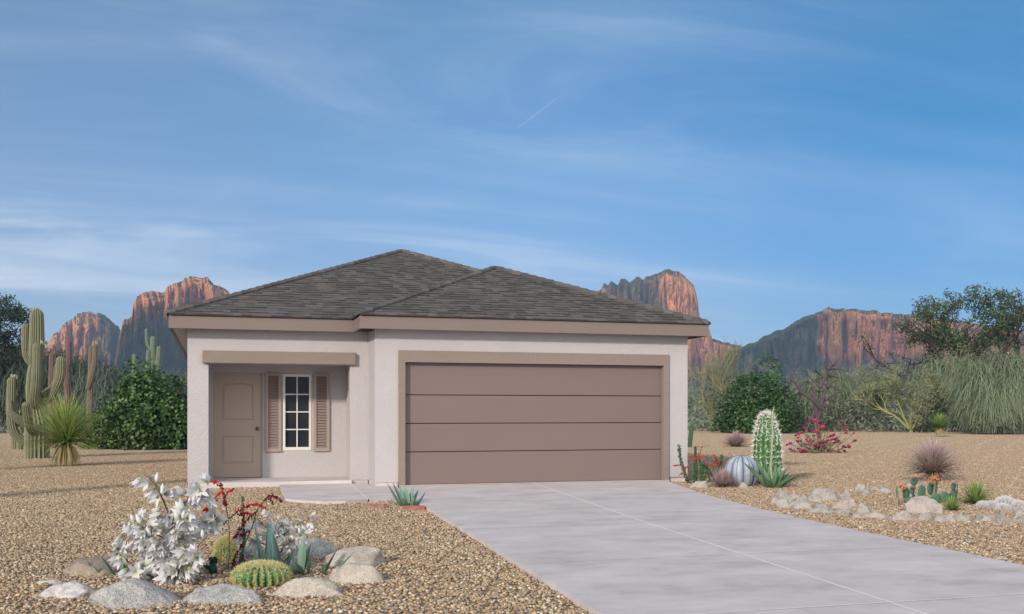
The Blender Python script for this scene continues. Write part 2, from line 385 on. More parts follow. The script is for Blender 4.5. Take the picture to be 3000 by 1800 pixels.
def pebble_field():
    rs = np.random.RandomState(3); T = 1.6; n = 2900
    bm = bmesh.new(); bmesh.ops.create_icosphere(bm, subdivisions=1, radius=1)
    bv = np.array([v.co[:] for v in bm.verts]); bf = np.array([[v.index for v in f.verts] for f in bm.faces]); bm.free()
    pos = rs.uniform(0, T, (n, 2)); r = rs.uniform(.0085, .0172, n)
    g = G(); pal = np.array([c for _, c in PEB]); pk = np.array([p for p, _ in PEB])
    u = rs.uniform(0, 1, n)
    col = np.stack([np.interp(u, pk, pal[:, i]) for i in range(3)], 1)*rs.uniform(.56, .98, (n, 1))*np.array([1.0, .95, .87])
    sc = np.stack([r*rs.uniform(.8, 1.35, n), r*rs.uniform(.8, 1.2, n), r*rs.uniform(.55, .85, n)], 1)
    a = rs.uniform(0, 6.28, n); ca, sa = np.cos(a), np.sin(a)
    V = bv[None]*sc[:, None]*(1+rs.uniform(-.16, .16, (n, len(bv), 1)))
    X = V[..., 0]*ca[:, None]-V[..., 1]*sa[:, None]; Y = V[..., 0]*sa[:, None]+V[..., 1]*ca[:, None]
    V = np.stack([X+pos[:, :1], Y+pos[:, 1:], V[..., 2]+rs.uniform(.001, .013, (n, 1))], -1)
    Fa = (bf[None]+(np.arange(n)*len(bv))[:, None, None]).reshape(-1, 3)
    V[..., 0] -= T/2; V[..., 1] -= T/2
    g.add(V.reshape(-1, 3), Fa, np.repeat(col, len(bv), 0))
    o = g.make('gravel', M_pebble, smooth=True)
    tag(o, 'loose tan and grey pebbles covering the front yard', 'gravel', kind='stuff')
    ng = bpy.data.node_groups.new('pebble tiles', 'GeometryNodeTree')
    ng.interface.new_socket('Geometry', in_out='INPUT', socket_type='NodeSocketGeometry'); ng.interface.new_socket('Geometry', in_out='OUTPUT', socket_type='NodeSocketGeometry')
    N = ng.nodes; Lk = ng.links
    gi = N.new('NodeGroupInput'); go = N.new('NodeGroupOutput')
    grid = N.new('GeometryNodeMeshGrid'); nx, ny = 44, 42
    grid.inputs['Size X'].default_value = (nx-1)*T; grid.inputs['Size Y'].default_value = (ny-1)*T
    grid.inputs['Vertices X'].default_value = nx; grid.inputs['Vertices Y'].default_value = ny
    tr = N.new('GeometryNodeTransform'); tr.inputs['Translation'].default_value = (17.5, 5.2+(ny-1)*T/2, 0)
    iop = N.new('GeometryNodeInstanceOnPoints')
    rv = N.new('FunctionNodeRandomValue'); rv.data_type = 'INT'; 
    rv.inputs[4].default_value = 0; rv.inputs[5].default_value = 3
    mm = N.new('ShaderNodeMath'); mm.operation = 'MULTIPLY'; mm.inputs[1].default_value = math.pi/2
    cx = N.new('ShaderNodeCombineXYZ')
    Lk.new(grid.outputs['Mesh'], tr.inputs['Geometry']); Lk.new(tr.outputs[0], iop.inputs['Points']); Lk.new(gi.outputs[0], iop.inputs['Instance'])
    Lk.new(rv.outputs[2], mm.inputs[0]); Lk.new(mm.outputs[0], cx.inputs[2]); Lk.new(cx.outputs[0], iop.inputs['Rotation'])
    Lk.new(iop.outputs[0], go.inputs[0])
    md = o.modifiers.new('tiles', 'NODES'); md.node_group = ng
pebble_field()

# driveway, walkway, porch slab
Lx = [(3.05, 17.62), (2.954, 17.0), (2.80, 15.28), (2.715, 14.03), (2.568, 10.735), (2.40, 7.4), (2.324, 5.96), (2.2, 2.5), (2.2, -3)]
Rx = [(8.25, 17.62), (7.937, 17.0), (7.236, 14.26), (6.95, 12.4), (6.728, 10.835), (6.561, 8.65), (6.441, 6.9), (6.2, 2.5), (6.1, -3)]
g = G(); prism(g, Lx+Rx[::-1], -.12, .05); drive = tag(g.make('driveway', M_conc), 'pale concrete driveway to the garage', kind='structure')
def strip(g, a, b, w, z):
    a = Vector(a); b = Vector(b); d = (b-a).normalized(); s = Vector((-d.y, d.x))*w/2
    g.add([(*(a+s), z), (*(a-s), z), (*(b-s), z), (*(b+s), z)], [(0, 1, 2, 3)])
g = G(); js = [(5.44, 17.40), (5.30, 16), (4.727, 10.67), (4.286, 5.39), (3.9, -2.9)]
for a, b in zip(js, js[1:]): strip(g, a, b, .030, .0514)
g.make('expansion_joint', M_joint, drive)
for a, b, w in (((2.60, 10.72), (6.70, 10.72), .016), ((2.47, 8.13), (6.50, 8.13), .011), ((2.34, 5.79), (6.34, 5.79), .022)):
    g = G(); strip(g, a, b, w, .0528); g.make('expansion_joint', M_joint, drive)
g = G(); prism(g, [(2.235, 18.197), (1.03, 18.197), (.95, 15.25), (1.10, 14.93), (1.426, 14.62), (1.75, 14.58), (2.094, 14.75)], -.1, .05)
prism(g, [(2.258, 18.197), (2.25, 17.73), (2.12, 14.77), (2.45, 14.92), (2.74, 15.1), (2.80, 15.6), (2.93, 17.0), (2.99, 17.36), (2.565, 17.42), (2.565, 18.197)], -.1, .046)
walk = tag(g.make('path', M_conc), 'concrete walkway slab between porch and driveway', kind='structure')
g = G(); strip(g, (2.247, 18.15), (2.107, 14.77), .026, .0515); g.make('expansion_joint', M_joint, walk)

# ------------------------------------------------------------------ house
H = empty('house', (0, 0, 0), 'single storey stucco house with grey shingle roof and two car garage', 'house')
g = G()
ZT = 2.78
# garage front piers and head
box(g, 2.60, 3.01, 17.45, 17.65, .10, ZT); box(g, 8.125, 8.53, 17.45, 17.65, .10, ZT); box(g, 3.01, 8.125, 17.45, 17.65, 2.40, ZT)
# outer walls
box(g, 2.60, 2.80, 17.65, 18.28, .10, ZT); box(g, 8.33, 8.53, 17.65, 32, .10, ZT)
box(g, -.51, -.31, 18.48, 32, .10, ZT); box(g, -.31, 8.33, 31.8, 32, .10, ZT)
# porch front: piers and head
box(g, -.51, -.163, 18.28, 18.48, .10, ZT); box(g, 2.277, 2.60, 18.28, 18.48, .10, ZT); box(g, -.163, 2.277, 18.28, 18.48, 2.17, ZT)
# porch inside: everything on the back wall is measured from the door sill
KB = .9557; YB_ = 19.4
def bx(v): return v*KB
def bz(v): return EYE+(v-EYE)*KB
FL = .102
box(g, 2.341, 2.60, 18.48, 19.6, .05, 2.5)
box(g, -.31, bx(-.097), YB_, YB_+.2, .05, 2.5); box(g, bx(.826), bx(1.215), YB_, YB_+.2, .05, 2.5); box(g, bx(1.765), 2.341, YB_, YB_+.2, .05, 2.5)
box(g, bx(-.097), bx(.826), YB_, YB_+.2, bz(2.09), 2.5); box(g, bx(1.215), bx(1.765), YB_, YB_+.2, bz(2.07), 2.5); box(g, bx(1.215), bx(1.765), YB_, YB_+.2, .05, bz(.57))
g.make('wall', M_stucco, H)
g = G(); box(g, -.31, 2.60, 18.48, 19.6, 2.5, 2.6); g.make('porch_ceiling', M_white, H)
g = G()
box(g, 2.612, 3.0, 17.462, 17.68, -.1, .099); box(g, 8.13, 8.50, 17.48, 17.68, -.1, .099); box(g, 2.612, 2.77, 17.68, 18.278, -.1, .099)
box(g, -.498, -.19, 18.292, 18.45, -.1, .099); box(g, 2.30, 2.60, 18.292, 18.45, -.1, .099); box(g, -.48, -.34, 18.45, 31.9, -.1, .099); box(g, 8.36, 8.50, 17.68, 31.9, -.1, .099)
g.make('foundation', M_conc, H)
g = G(); box(g, -.185, 2.295, 18.20, 19.6, -.1, FL); g.make('porch_floor', M_conc, H)
g = G(); box(g, 3.01, 3.125, 17.41, 17.60, .052, 2.40); box(g, 8.02, 8.13, 17.41, 17.60, .052, 2.40); box(g, 3.125, 8.02, 17.41, 17.60, 2.195, 2.40)
g.make('door_surround', M_trim, H)
bm_bev = g
g = G(); box(g, -.265, 2.375, 18.20, 18.279, 2.17, 2.39); hd = g.make('porch_header', M_trim, H)
b_ = hd.modifiers.new('b', 'BEVEL'); b_.width = .012; b_.segments = 2
# garage door
gd = bpy.data.objects.new('garage_door', None)
g = G(); box(g, 3.125, 8.02, 17.545, 17.57, .052, 2.195); gd = g.make('garage_door', M_dark, H)
for z0, z1 in ((.056, .617), (.631, 1.118), (1.132, 1.619), (1.633, 2.193)):
    g = G(); box(g, 3.127, 8.018, 17.52, 17.544, z0, z1); p = g.make('door_panel', M_garage, gd)
    b_ = p.modifiers.new('b', 'BEVEL'); b_.width = .004; b_.segments = 2
# front door, window and shutters are built at the back wall's own place
_before = set(C.objects)
# front door
g = G(); box(g, -.095, .824, 20.35, 20.39, .055, 2.088); fd = g.make('front_door', M_door, H)
def door_panel(x0, x1, z0, z1, arch):
    g = G(); n = 14 if arch else 1
    def outline(inset):
        pts = [(x0+inset, z0+inset), (x1-inset, z0+inset)]
        for i in range(n+1):
            t = i/n; x = x1-inset+(x0-x1+2*inset)*t; pts.append((x, z1-inset+arch*(1-(2*t-1)**2)))
        return pts
    rings = [(0, 20.3495), (.008, 20.338), (.022, 20.347), (.034, 20.340)]
    V = []; k = None
    for ins, y in rings:
        o = outline(ins); k = len(o); V += [(x, y, z) for x, z in o]
    Fs = [(r*k+i, r*k+(i+1) % k, (r+1)*k+(i+1) % k, (r+1)*k+i) for r in range(3) for i in range(k)]+[tuple(3*k+i for i in range(k))]
    g.add(V, Fs); g.make('panel', M_door, fd)
door_panel(.08, .66, 1.17, 1.84, .055); door_panel(.08, .66, .33, .86, 0)
g = G(); tube(g, [(.735, 20.35, 1.0), (.735, 20.33, 1.0), (.735, 20.32, 1.0), (.735, 20.30, 1.0), (.735, 20.285, 1.0), (.735, 20.272, 1.0), (.735, 20.268, 1.0)], [.036, .036, .014, .014, .03, .03, .015], 16)
g.make('handle', M_knob, fd, smooth=True)
# window with grille
g = G(); x0, x1, z0, z1 = 1.215, 1.765, .57, 2.07; fx0, fx1, fz0, fz1 = 1.262, 1.722, .635, 2.02
box(g, x0, fx0, 20.285, 20.36, z0, z1); box(g, fx1, x1, 20.285, 20.36, z0, z1); box(g, fx0, fx1, 20.285, 20.36, z0, fz0); box(g, fx0, fx1, 20.285, 20.36, fz1, z1)
xm = (fx0+fx1)/2; box(g, xm-.011, xm+.011, 20.31, 20.345, fz0, fz1)
for i in (1, 2, 3):
    z = fz0+(fz1-fz0)*i/4; box(g, fx0, xm-.011, 20.31, 20.345, z-.011, z+.011); box(g, xm+.011, fx1, 20.31, 20.345, z-.011, z+.011)
wf = g.make('window', M_white, H)
g = G(); box(g, fx0-.01, fx1+.01, 20.347, 20.353, fz0-.01, fz1+.01); g.make('pane', M_pane, wf)
for sx0, sx1 in ((.880, 1.185), (1.808, 2.116)):
    g = G(); a, b, c, d = sx0+.055, sx1-.055, .615, 2.03
    box(g, sx0, a, 20.255, 20.298, .55, 2.084); box(g, b, sx1, 20.255, 20.298, .55, 2.084); box(g, a, b, 20.255, 20.298, .55, c); box(g, a, b, 20.255, 20.298, d, 2.084)
    sh = g.make('shutter', M_shutter, H)
    g = G(); k = 26; st = (d-c)/k
    for i in range(k):
        z = c+i*st; g.add([(a, 20.262, z+st*.05), (b, 20.262, z+st*.05), (b, 20.29, z+st*.98), (a, 20.29, z+st*.98), (a, 20.297, z+st*.5), (b, 20.297, z+st*.5)], [(0, 1, 2, 3), (3, 2, 5, 4), (4, 5, 1, 0)])
    g.make('louvres', M_louvre, sh)
FIT = Matrix.Translation((0, -.9, EYE*(1-KB))) @ Matrix.Diagonal((KB, 1, KB, 1))
for _o in set(C.objects)-_before: _o.data.transform(FIT)
# fascia and soffit
ZF, ZE = 2.745, 2.96; T = .04; XL, XG, XR, YG, YM, YB = -.805, 2.30, 8.83, 17.17, 18.0, 32.3
g = G()
box(g, XL, XG-.0, YM, YM+T, ZF, ZE); box(g, XG, XG+T, YG+T, YM+T, ZF, ZE); box(g, XG, XR, YG, YG+T, ZF, ZE); box(g, XR-T, XR, YG+T, YB, ZF, ZE); box(g, XL, XL+T, YM+T, YB, ZF, ZE); box(g, XL, XR, YB, YB+T, ZF, ZE)
g.make('fascia', M_fascia, H)
g = G()
box(g, XL+T, XG, YM+T, 18.28, ZT+.001, ZT+.02); box(g, XG+T, XR-T, YG+T, 17.45, ZT+.001, ZT+.02); box(g, XL+T, -.51, 18.28, YB, ZT+.001, ZT+.02); box(g, 8.53, XR-T, 17.45, YB, ZT+.001, ZT+.02)
box(g, XG, 2.60, YM+T, 18.28, ZT+.001, ZT+.02)
g.make('soffit', M_soffit, H)
g = G(); box(g, XG+T, 2.60, YG+T, YM+T, ZF+.012, ZF+.02); g.make('soffit_vent', M_dark, H)

# roof: deck, shingle courses, hip caps
PT = 5/12.; ZR = 2.985
def zroof(v): return ZR+PT*v
roof_g = G(); rsr = np.random.RandomState(11)
mx = (XL+XR)/2; hm = (XR-XL)/2; hg = (XR-XG)/2; gx = (XG+XR)/2
def deck(pts): roof_g.add([(x, y, z-.012) for x, y, z in pts], [tuple(range(len(pts)))], (.07, .066, .062))
AP = (mx, YM+hm, zroof(hm)); BP = (mx, YB-hm, zroof(hm)); GP = (gx, YG+hg, zroof(hg)); VP = (gx, YM+hg, zroof(hg))
deck([(XL, YM, ZR), (XG, YM, ZR), VP, AP]); deck([VP, (gx+.01, YM+hg+.0, zroof(hg)), AP])
deck([(XG, YG, ZR), (XR, YG, ZR), GP]); deck([(XG, YM, ZR), (XG, YG, ZR), GP, VP]); deck([(XR, YG, ZR), (XR, YB, ZR), BP, AP, VP, GP]); deck([(XL, YB, ZR), (XL, YM, ZR), AP, BP]); deck([(XR, YB, ZR), (XL, YB, ZR), BP])
def courses(fn, vmax, bounds, e=.14):
    """fn maps (u along the eave, v run up the slope) to x, y; bounds(v) gives the u range of a course"""
    nrun = e; k = int(vmax/nrun)
    for i in range(k+1):
        v0 = i*nrun-(.03 if i == 0 else 0); v1 = min((i+1)*nrun+.02, vmax); a, b = bounds(max(0, i*nrun)+.004); a1, b1 = bounds(v1)
        if b-a < .08: continue
        u = a-rsr.uniform(0, .2)
        while u < b:
            w = rsr.uniform(.11, .22); uu0, uu1 = max(a, u), min(b, u+w); u += w
            if uu1-uu0 < .02: continue
            t = rsr.choice([.009, .021], p=[.5, .5])+rsr.uniform(-.003, .003)
            s = rsr.uniform(-.02, .02)
            # skewed a little like cut tabs
            t1, t0 = min(uu1, b1), max(uu0, a1)
            if t0 > t1: t0 = t1 = min(max((uu0+uu1)/2, min(a1, b1)), max(a1, b1)); t1 += .001
            q = [(uu0, v0), (uu1, v0), (t1, v1), (t0, v1)]
            P = [(*fn(*p), 0) for p in q]; zs = [zroof(v0)+t, zroof(v0)+t, zroof(v1)+.002, zroof(v1)+.002]
            top = [(P[j][0], P[j][1], zs[j]) for j in range(4)]; lo = [(P[j][0], P[j][1], zroof(q[j][1])-.008) for j in (0, 1)]
            br = rsr.uniform(.76, 1.22); warm = rsr.uniform(-.06, .06)
            c = np.array([.106*(1+warm), .099, .094*(1-warm)])*br
            c = np.tile(c, (4, 1)); roof_g.add(top, [(0, 1, 2, 3)], c)
            roof_g.add([top[0], top[1], top[2], top[3]]+lo, [(4, 5, 1, 0), (4, 0, 3), (1, 5, 2)], (.045, .042, .038))  # tab edges darkened: the shadow line under each course is painted in
courses(lambda u, v: (u, YM+v), hm, lambda v: (XL+v, XG+v if v < hg else XR-v))
courses(lambda u, v: (u, YG+v), hg, lambda v: (XG+v, XR-v))
courses(lambda u, v: (XG+v, u), hg, lambda v: (YG+v, YM+v), .2)
courses(lambda u, v: (XR-v, u), hm, lambda v: ((YG+v) if v < hg else (YM+v), YB-v), .2)
courses(lambda u, v: (XL+v, u), hm, lambda v: (YM+v, YB-v), .2)
roof = roof_g.make('roof', M_shingle, H)
def caps(a, b, down):
    """folded cap shingles lapping along a hip or ridge; down = the two downslope directions"""
    a = Vector(a); b = Vector(b); L = (b-a).length; n = max(1, int(L/.20)); d = (b-a)/n
    for i in range(n):
        p = a+d*i+(d*.45 if i == 0 and down[0][1] else d*0); q = a+d*(i+1)+(d*.1 if i < n-1 else d*0); t = .0
        c = np.array([.115, .107, .10])*rsr.uniform(.72, 1.25); V = []
        for pt, h in ((p, .050), (q, .030)):
            for dn in down:
                o = Vector(dn)*.11; V.append(pt+Vector((o.x, o.y, -PT*.11+h)))
            V.append(pt+Vector((0, 0, h+.014)))
        for pt in (p,):
            for dn in down:
                o = Vector(dn)*.11; V.append(pt+Vector((o.x, o.y, -PT*.11)))
            V.append(pt+Vector((0, 0, .0)))
        for dn in down:
            o = Vector(dn)*.11; V.append(q+Vector((o.x, o.y, -PT*.11-.01)))
        # 0,1 lower sides at p; 2 crest; 3,4,5 at q; 6,7,8 under p
        capg.add([tuple(v) for v in V], [(0, 2, 5, 3), (2, 1, 4, 5), (6, 8, 2, 0), (8, 7, 1, 2), (6, 0, 3, 9), (1, 7, 10, 4), (9, 3, 5, 4, 10)], c)
capg = G()
fx = (0, -1); lx = (-1, 0); rx = (1, 0)
caps((XL-.02, YM-.02, ZR), AP, (fx, lx)); caps((XG-.02, YG-.02, ZR), GP, (fx, lx)); caps((XR+.02, YG-.02, ZR), GP, (fx, rx)); caps(VP, AP, (fx, rx)); caps((VP[0], VP[1]+.1, VP[2]), GP, (lx, rx)); caps(BP, AP, (lx, rx))
capg.make('ridge_cap', M_shingle, roof)
# stub for the rest of the script

# ------------------------------------------------------------------ rocks
def rock(name, px, by, hw, h, m, label, group, seed, depth=1.0, planes=7, rough=.10, fine=.03, sub=4, flat=0., tilt=0., cat='rock', lean=0.):
    """a stone whose front foot stands at photo column px, row by; half width hw and height h in photo pixels"""
    p, s = at(px, by); W_ = hw*s; Hh = h*s; D = W_*depth; c = p+FW*D*.75
    rs = np.random.RandomState(seed); bm = bmesh.new(); bmesh.ops.create_icosphere(bm, subdivisions=sub, radius=1)
    pl = []
    for _ in range(planes):
        n = rand_dirs(rs, 1)[0]; n[2] = abs(n[2])*.8-.1; n /= np.linalg.norm(n); pl.append((Vector(n), rs.uniform(.54, .84)))
    off = Vector(rs.uniform(-50, 50, 3))
    for v in bm.verts:
        q = v.co.copy()
        q *= 1+rough*2*noise.fractal(q*1.1+off, .8, 2.1, 4)
        for n, d in pl:
            e = q.dot(n)-d
            if e > 0: q -= n*e*.85
        q *= 1+fine*noise.fractal(q*5+off, .8, 2.1, 4)
        if flat: q.z = min(q.z, flat+ .08*noise.noise(q*3+off))
        q.x += lean*max(0, q.z)
        v.co = q
    x_lo = min(v.co.x for v in bm.verts); x_hi = max(v.co.x for v in bm.verts)
    for v in bm.verts: v.co.x -= (x_lo+x_hi)/2
    mx_ = (x_hi-x_lo)/2; zx = max(v.co.z for v in bm.verts)
    for v in bm.verts:
        q = v.co; z = q.z/zx
        z = z*Hh*1.12-Hh*.12 if z > 0 else z*Hh*.35-Hh*.12
        v.co = Vector((q.x/mx_*W_, q.y*D, z))
    me = bpy.data.meshes.new(name); bm.to_mesh(me); bm.free()
    for f in me.polygons: f.use_smooth = sub > 3
    me.materials.append(m); o = bpy.data.objects.new(name, me); C.objects.link(o)
    o.location = c; o.rotation_euler = (0, tilt, -YAW)
    return tag(o, label, cat, group)

GB = 'boulders round the flower bed'
def c2rock(name, x0, x1, y0, y1, *a, **k):
    (px0, py0), (px1, py1) = C2(x0, y0), C2(x1, y1)
    s = at(0, py1)[1]; dep = k.get('depth', 1.); hw = (px1-px0)/2
    # seen from above: part of the height in the picture is the depth of the stone
    hh = (py1-py0)-hw*dep*.85*(py1-HOR)*s/EYE*.55
    return rock(name, (px0+px1)/2, py1, hw*1.07, (py1-py0)*.76, *a, **k)
c2rock('boulder', 215, 625, 578, 700, M_brownrock, 'flat brown boulder half sunk behind the white flowering plant', GB, 1, depth=.8, cat='boulder')
c2rock('boulder', 70, 245, 712, 752, M_whiterock, 'small white slab tip at the far left of the flower bed', GB, 2, depth=.5, cat='boulder')
c2rock('boulder', 58, 430, 716, 835, M_whiterock, 'low pointed white and grey boulder leftmost in the front row', GB, 33, depth=.7, lean=.25, planes=9, cat='boulder')
c2rock('boulder', 393, 945, 680, 895, M_granite, 'largest speckled grey boulder in front of the tall white flowers', GB, 23, depth=.62, planes=6, lean=-.25, cat='boulder', rough=.10, fine=.06)
c2rock('boulder', 938, 1432, 738, 875, M_granite, 'speckled grey boulder at the front between largest boulder and golden barrel', GB, 5, depth=.55, planes=9, cat='boulder', rough=.10, fine=.06)
c2rock('boulder', 1466, 1926, 680, 830, M_tangranite, 'tan and grey ridged boulder just right of the golden barrel cactus', GB, 16, depth=.55, planes=7, cat='boulder')
c2rock('boulder', 1832, 2215, 598, 745, M_tangranite, 'pale ridged boulder at the right end of the bed', GB, 27, depth=.55, planes=8, cat='boulder')
c2rock('boulder', 1806, 2185, 493, 640, M_tangranite, 'rounded tan boulder behind the rightmost boulder', GB, 8, depth=.6, planes=6, cat='boulder')
c2rock('boulder', 1620, 1925, 442, 590, M_granite, 'bluish grey boulder furthest back beside the small white flowers', GB, 9, depth=.6, planes=6, cat='boulder')
def carock(x0, x1, y0, y1, label, seed):
    (a, b), (c, d) = CA(x0, y0), CA(x1, y1)
    return rock('sandstone_slab', (a+c)/2, d, (c-a)/2, (d-b)*.8, M_redrock, label, 'red slabs beside the walkway', seed, depth=.5, flat=.45, planes=10, fine=.06)
carock(335, 695, 1118, 1205, 'flat red sandstone slab lying alone left of the small agave', 3)
carock(820, 1262, 1130, 1225, 'flat red sandstone slab at the foot of the small agave by the driveway', 4)

GR = 'pale stones edging the right hand bed'
RK = [  # px, foot row, half width, height, label, material
 (2292.6, 1479, 35, 38, 'leftmost peaked stone of the stone edging, nearest the driveway', 0),
 (2300.7, 1490, 21, 26, 'small greenish stone leaning on the front of the leftmost peaked stone', 0),
 (2333, 1463, 15, 14, 'tiny pink stone in the gap right of the leftmost peak', 1),
 (2350, 1469, 18, 16, 'small notched stone behind the second stone of the front row', 0),
 (2354, 1494, 36, 26, 'broad low grey stone third along the front row', 0),
 (2387.6, 1473, 21, 16, 'low dark green stone before the big ribbed stone', 0),
 (2429, 1469, 44, 34, 'large ribbed stone with a dark knob, middle of the back row', 0),
 (2416, 1505, 35, 24, 'flat fronted block stone jutting towards the driveway', 0),
 (2483.6, 1494, 34, 34, 'big pale pink stone rising behind the block stone', 1),
 (2474.5, 1512, 23, 19, 'small bluish stone below the big pale pink stone', 0),
 (2481.5, 1459, 18, 22, 'rounded knobbly stone just right of the large ribbed stone', 0),
 (2530, 1513, 24, 34, 'rough dark pitted stone at the inner bend of the front row', 0),
 (2525, 1443, 22, 22, 'furthest back peaked stone of the edging', 0),
 (2542, 1452, 19, 13, 'low green stone in front of the furthest back peak', 0),
 (2566, 1439, 18, 11, 'small pinkish stone right of the furthest back peak', 1),
 (2599, 1445, 22, 14, 'notched stone left of the prickly pears in the back row', 0),
 (2572, 1521, 38, 22, 'long flat pink stone in the middle of the front row', 1),
 (2514, 1520, 20, 14, 'little low stone below the dark pitted stone', 0),
 (2652, 1529, 42, 27, 'large smooth pale pink stone below the prickly pears', 1),
 (2714, 1507, 46, 44, 'tallest pinkish rock standing in front of the prickly pears', 1),
 (2719, 1527, 22, 22, 'grey stone with a dark hollow right of the smooth pink one', 0),
 (2773.6, 1531, 33, 21, 'long grey green block in the front row below the small spiky tuft', 0),
 (2834, 1530, 27, 20, 'pale block with a straight left side below the large green spiky tuft', 0),
 (2881.6, 1531, 22, 19, 'triangular grey stone in the front row near the right edge', 0),
 (2946, 1534, 26, 27, 'square grey stone below the white fuzzy cacti', 0),
 (2988, 1533, 20, 24, 'last grey stone of the front row at the picture edge', 0),
 (2911, 1521, 15, 12, 'small tan stone behind the triangular grey stone', 1),
 (2678, 1427, 28, 13, 'low pale stone behind the prickly pears', 1),
 (2990, 1512, 13, 14, 'small pink stone touching the white fuzzy cacti at the edge', 1)]
for i, (px, by, hw, h, lab, mi) in enumerate(RK):
    rock('stone', px, by, hw*1.22, h*1.15, M_pinkrock if mi else M_palerock, lab, GR, 100+i, depth=.7, planes=12, rough=.16, fine=.13, sub=3, cat='stone')
rock('stone', 2047.8, 1431, 31, 22, M_palerock, 'flat grey stone at the foot of the red flowering stems', None, 60, depth=.6, flat=.6, cat='stone')
rock('stone', 2181, 1432, 20, 18, M_pinkrock, 'small tan stone at the foot of the blue grey cactus', None, 61, depth=.7, cat='stone')

# ------------------------------------------------------------------ cacti
def rounded(P, r, k=6):
    """extend a path by a round top"""
    P = [Vector(p) for p in P]; r = list(r); t = (P[-1]-P[-2]).normalized(); r0 = r[-1]; p0 = P[-1]
    for i in range(1, k+1):
        a = i/k*math.pi/2; P.append(p0+t*r0*1.25*math.sin(a)); r.append(max(r0*math.cos(a), r0*.06))
    return P, r
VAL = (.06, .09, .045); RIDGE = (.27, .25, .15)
def cactus_limb(name, parent, pts, rads, ribs=15, c1=VAL, c2=RIDGE, necks=(), depth=.10, n=26):
    P = smooth_path(pts, n); m = len(P)
    rr = np.interp(np.linspace(0, 1, m), np.linspace(0, 1, len(rads)), rads)
    t = np.linspace(0, 1, m)
    for nk, amt in necks: rr = rr*(1-amt*np.exp(-((t-nk)/.022)**2))
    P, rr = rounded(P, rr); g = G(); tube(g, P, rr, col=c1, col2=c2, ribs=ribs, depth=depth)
    return g.make(name, M_cactus, parent, smooth=False)
def frame(bx, by):
    p, s = at(bx, by)
    def loc(px, py, dep=0.): return RT*((px-bx)*s)+FW*dep+Vector((0, 0, (by-py)*s))
    return p, s, loc

# tall saguaro in front
p, s, L = frame(*C1(268, 1222)); k = .4043*s
S1 = empty('saguaro', p, 'tallest ribbed saguaro with many upward arms behind the green yucca', 'cactus', 'saguaros left of the house')
q = lambda x, y, d=0.: L(*C1(x, y), d)
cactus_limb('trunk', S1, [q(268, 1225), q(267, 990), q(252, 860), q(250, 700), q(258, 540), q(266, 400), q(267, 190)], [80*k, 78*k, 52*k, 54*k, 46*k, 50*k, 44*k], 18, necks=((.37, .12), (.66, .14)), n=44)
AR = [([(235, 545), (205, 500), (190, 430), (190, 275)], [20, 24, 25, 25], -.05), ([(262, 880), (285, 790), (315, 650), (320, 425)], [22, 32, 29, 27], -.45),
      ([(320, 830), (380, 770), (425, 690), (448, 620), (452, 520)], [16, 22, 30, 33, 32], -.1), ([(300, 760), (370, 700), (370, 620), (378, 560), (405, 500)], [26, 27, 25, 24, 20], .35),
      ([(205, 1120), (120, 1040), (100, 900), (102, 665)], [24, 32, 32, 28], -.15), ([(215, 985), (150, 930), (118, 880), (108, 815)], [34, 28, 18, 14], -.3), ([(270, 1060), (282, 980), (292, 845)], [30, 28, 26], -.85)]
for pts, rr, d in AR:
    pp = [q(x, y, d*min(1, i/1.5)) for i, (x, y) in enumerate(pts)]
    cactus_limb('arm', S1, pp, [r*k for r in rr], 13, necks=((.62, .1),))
rs = np.random.RandomState(5)
for cx_, cy_, w_ in ((267, 148, 26), (320, 392, 12), (102, 636, 12)):
    g = G()
    for i in range(9):
        c_ = q(cx_+rs.uniform(-w_, w_), cy_+rs.uniform(-3, 8), rs.uniform(-.15, .15)); tube(g, [c_, c_+Vector((rs.uniform(-.02, .02), 0, .05)), c_+Vector((rs.uniform(-.03, .03), 0, .09))], [.012, .018, .022], 6, (.42, .44, .30))
    g.make('flower_crown', M_cactus, S1)
# the others of the clump
def saguaro(bx, by, limbs, label, cols, ribs=12, depth_off=0.):
    p, s, L = frame(bx, by); o = empty('saguaro', p, label, 'cactus', 'saguaros left of the house')
    for i, (nm, pts, rr) in enumerate(limbs):
        pp = [L(*C1(x, y), .0 if i == 0 else (-.1 if i % 2 else .12)) for x, y in pts]
        cactus_limb(nm, o, pp, [r*.4043*s for r in rr], ribs, *cols, n=20, necks=((.55, .07),))
    return o
OL = ((.07, .10, .05), (.30, .27, .16)); RD = ((.075, .045, .038), (.21, .13, .105)); BG = ((.07, .11, .07), (.20, .25, .17))
saguaro(*C1(112, 1157), [('trunk', [(112, 1160), (108, 1050), (98, 930), (100, 850)], [30, 26, 22, 18]), ('arm', [(150, 1162), (160, 1080), (150, 1010)], [22, 20, 14])], 'short dark saguaro stub half hidden at the far left foot of the tallest one', OL)
saguaro(*C1(385, 1150), [('trunk', [(385, 1155), (380, 1000), (375, 800), (378, 640), (374, 480)], [34, 30, 26, 24, 17])], 'dark reddish saguaro column directly right of the tallest saguaro', RD)
saguaro(*C1(490, 1140), [('trunk', [(490, 1145), (488, 900), (487, 700), (488, 560), (497, 520), (500, 375)], [24, 24, 20, 18, 18, 16])], 'thin reddish brown saguaro column standing against the orange cliff', RD)
saguaro(*C1(640, 1130), [('trunk', [(640, 1135), (650, 900), (655, 690), (660, 560), (662, 420)], [22, 22, 20, 19, 16]), ('arm', [(642, 720), (668, 640), (690, 540), (698, 410)], [17, 19, 18, 16])], 'two limbed reddish and olive saguaro rising behind the left bush', ((.075, .06, .045), (.24, .19, .13)))
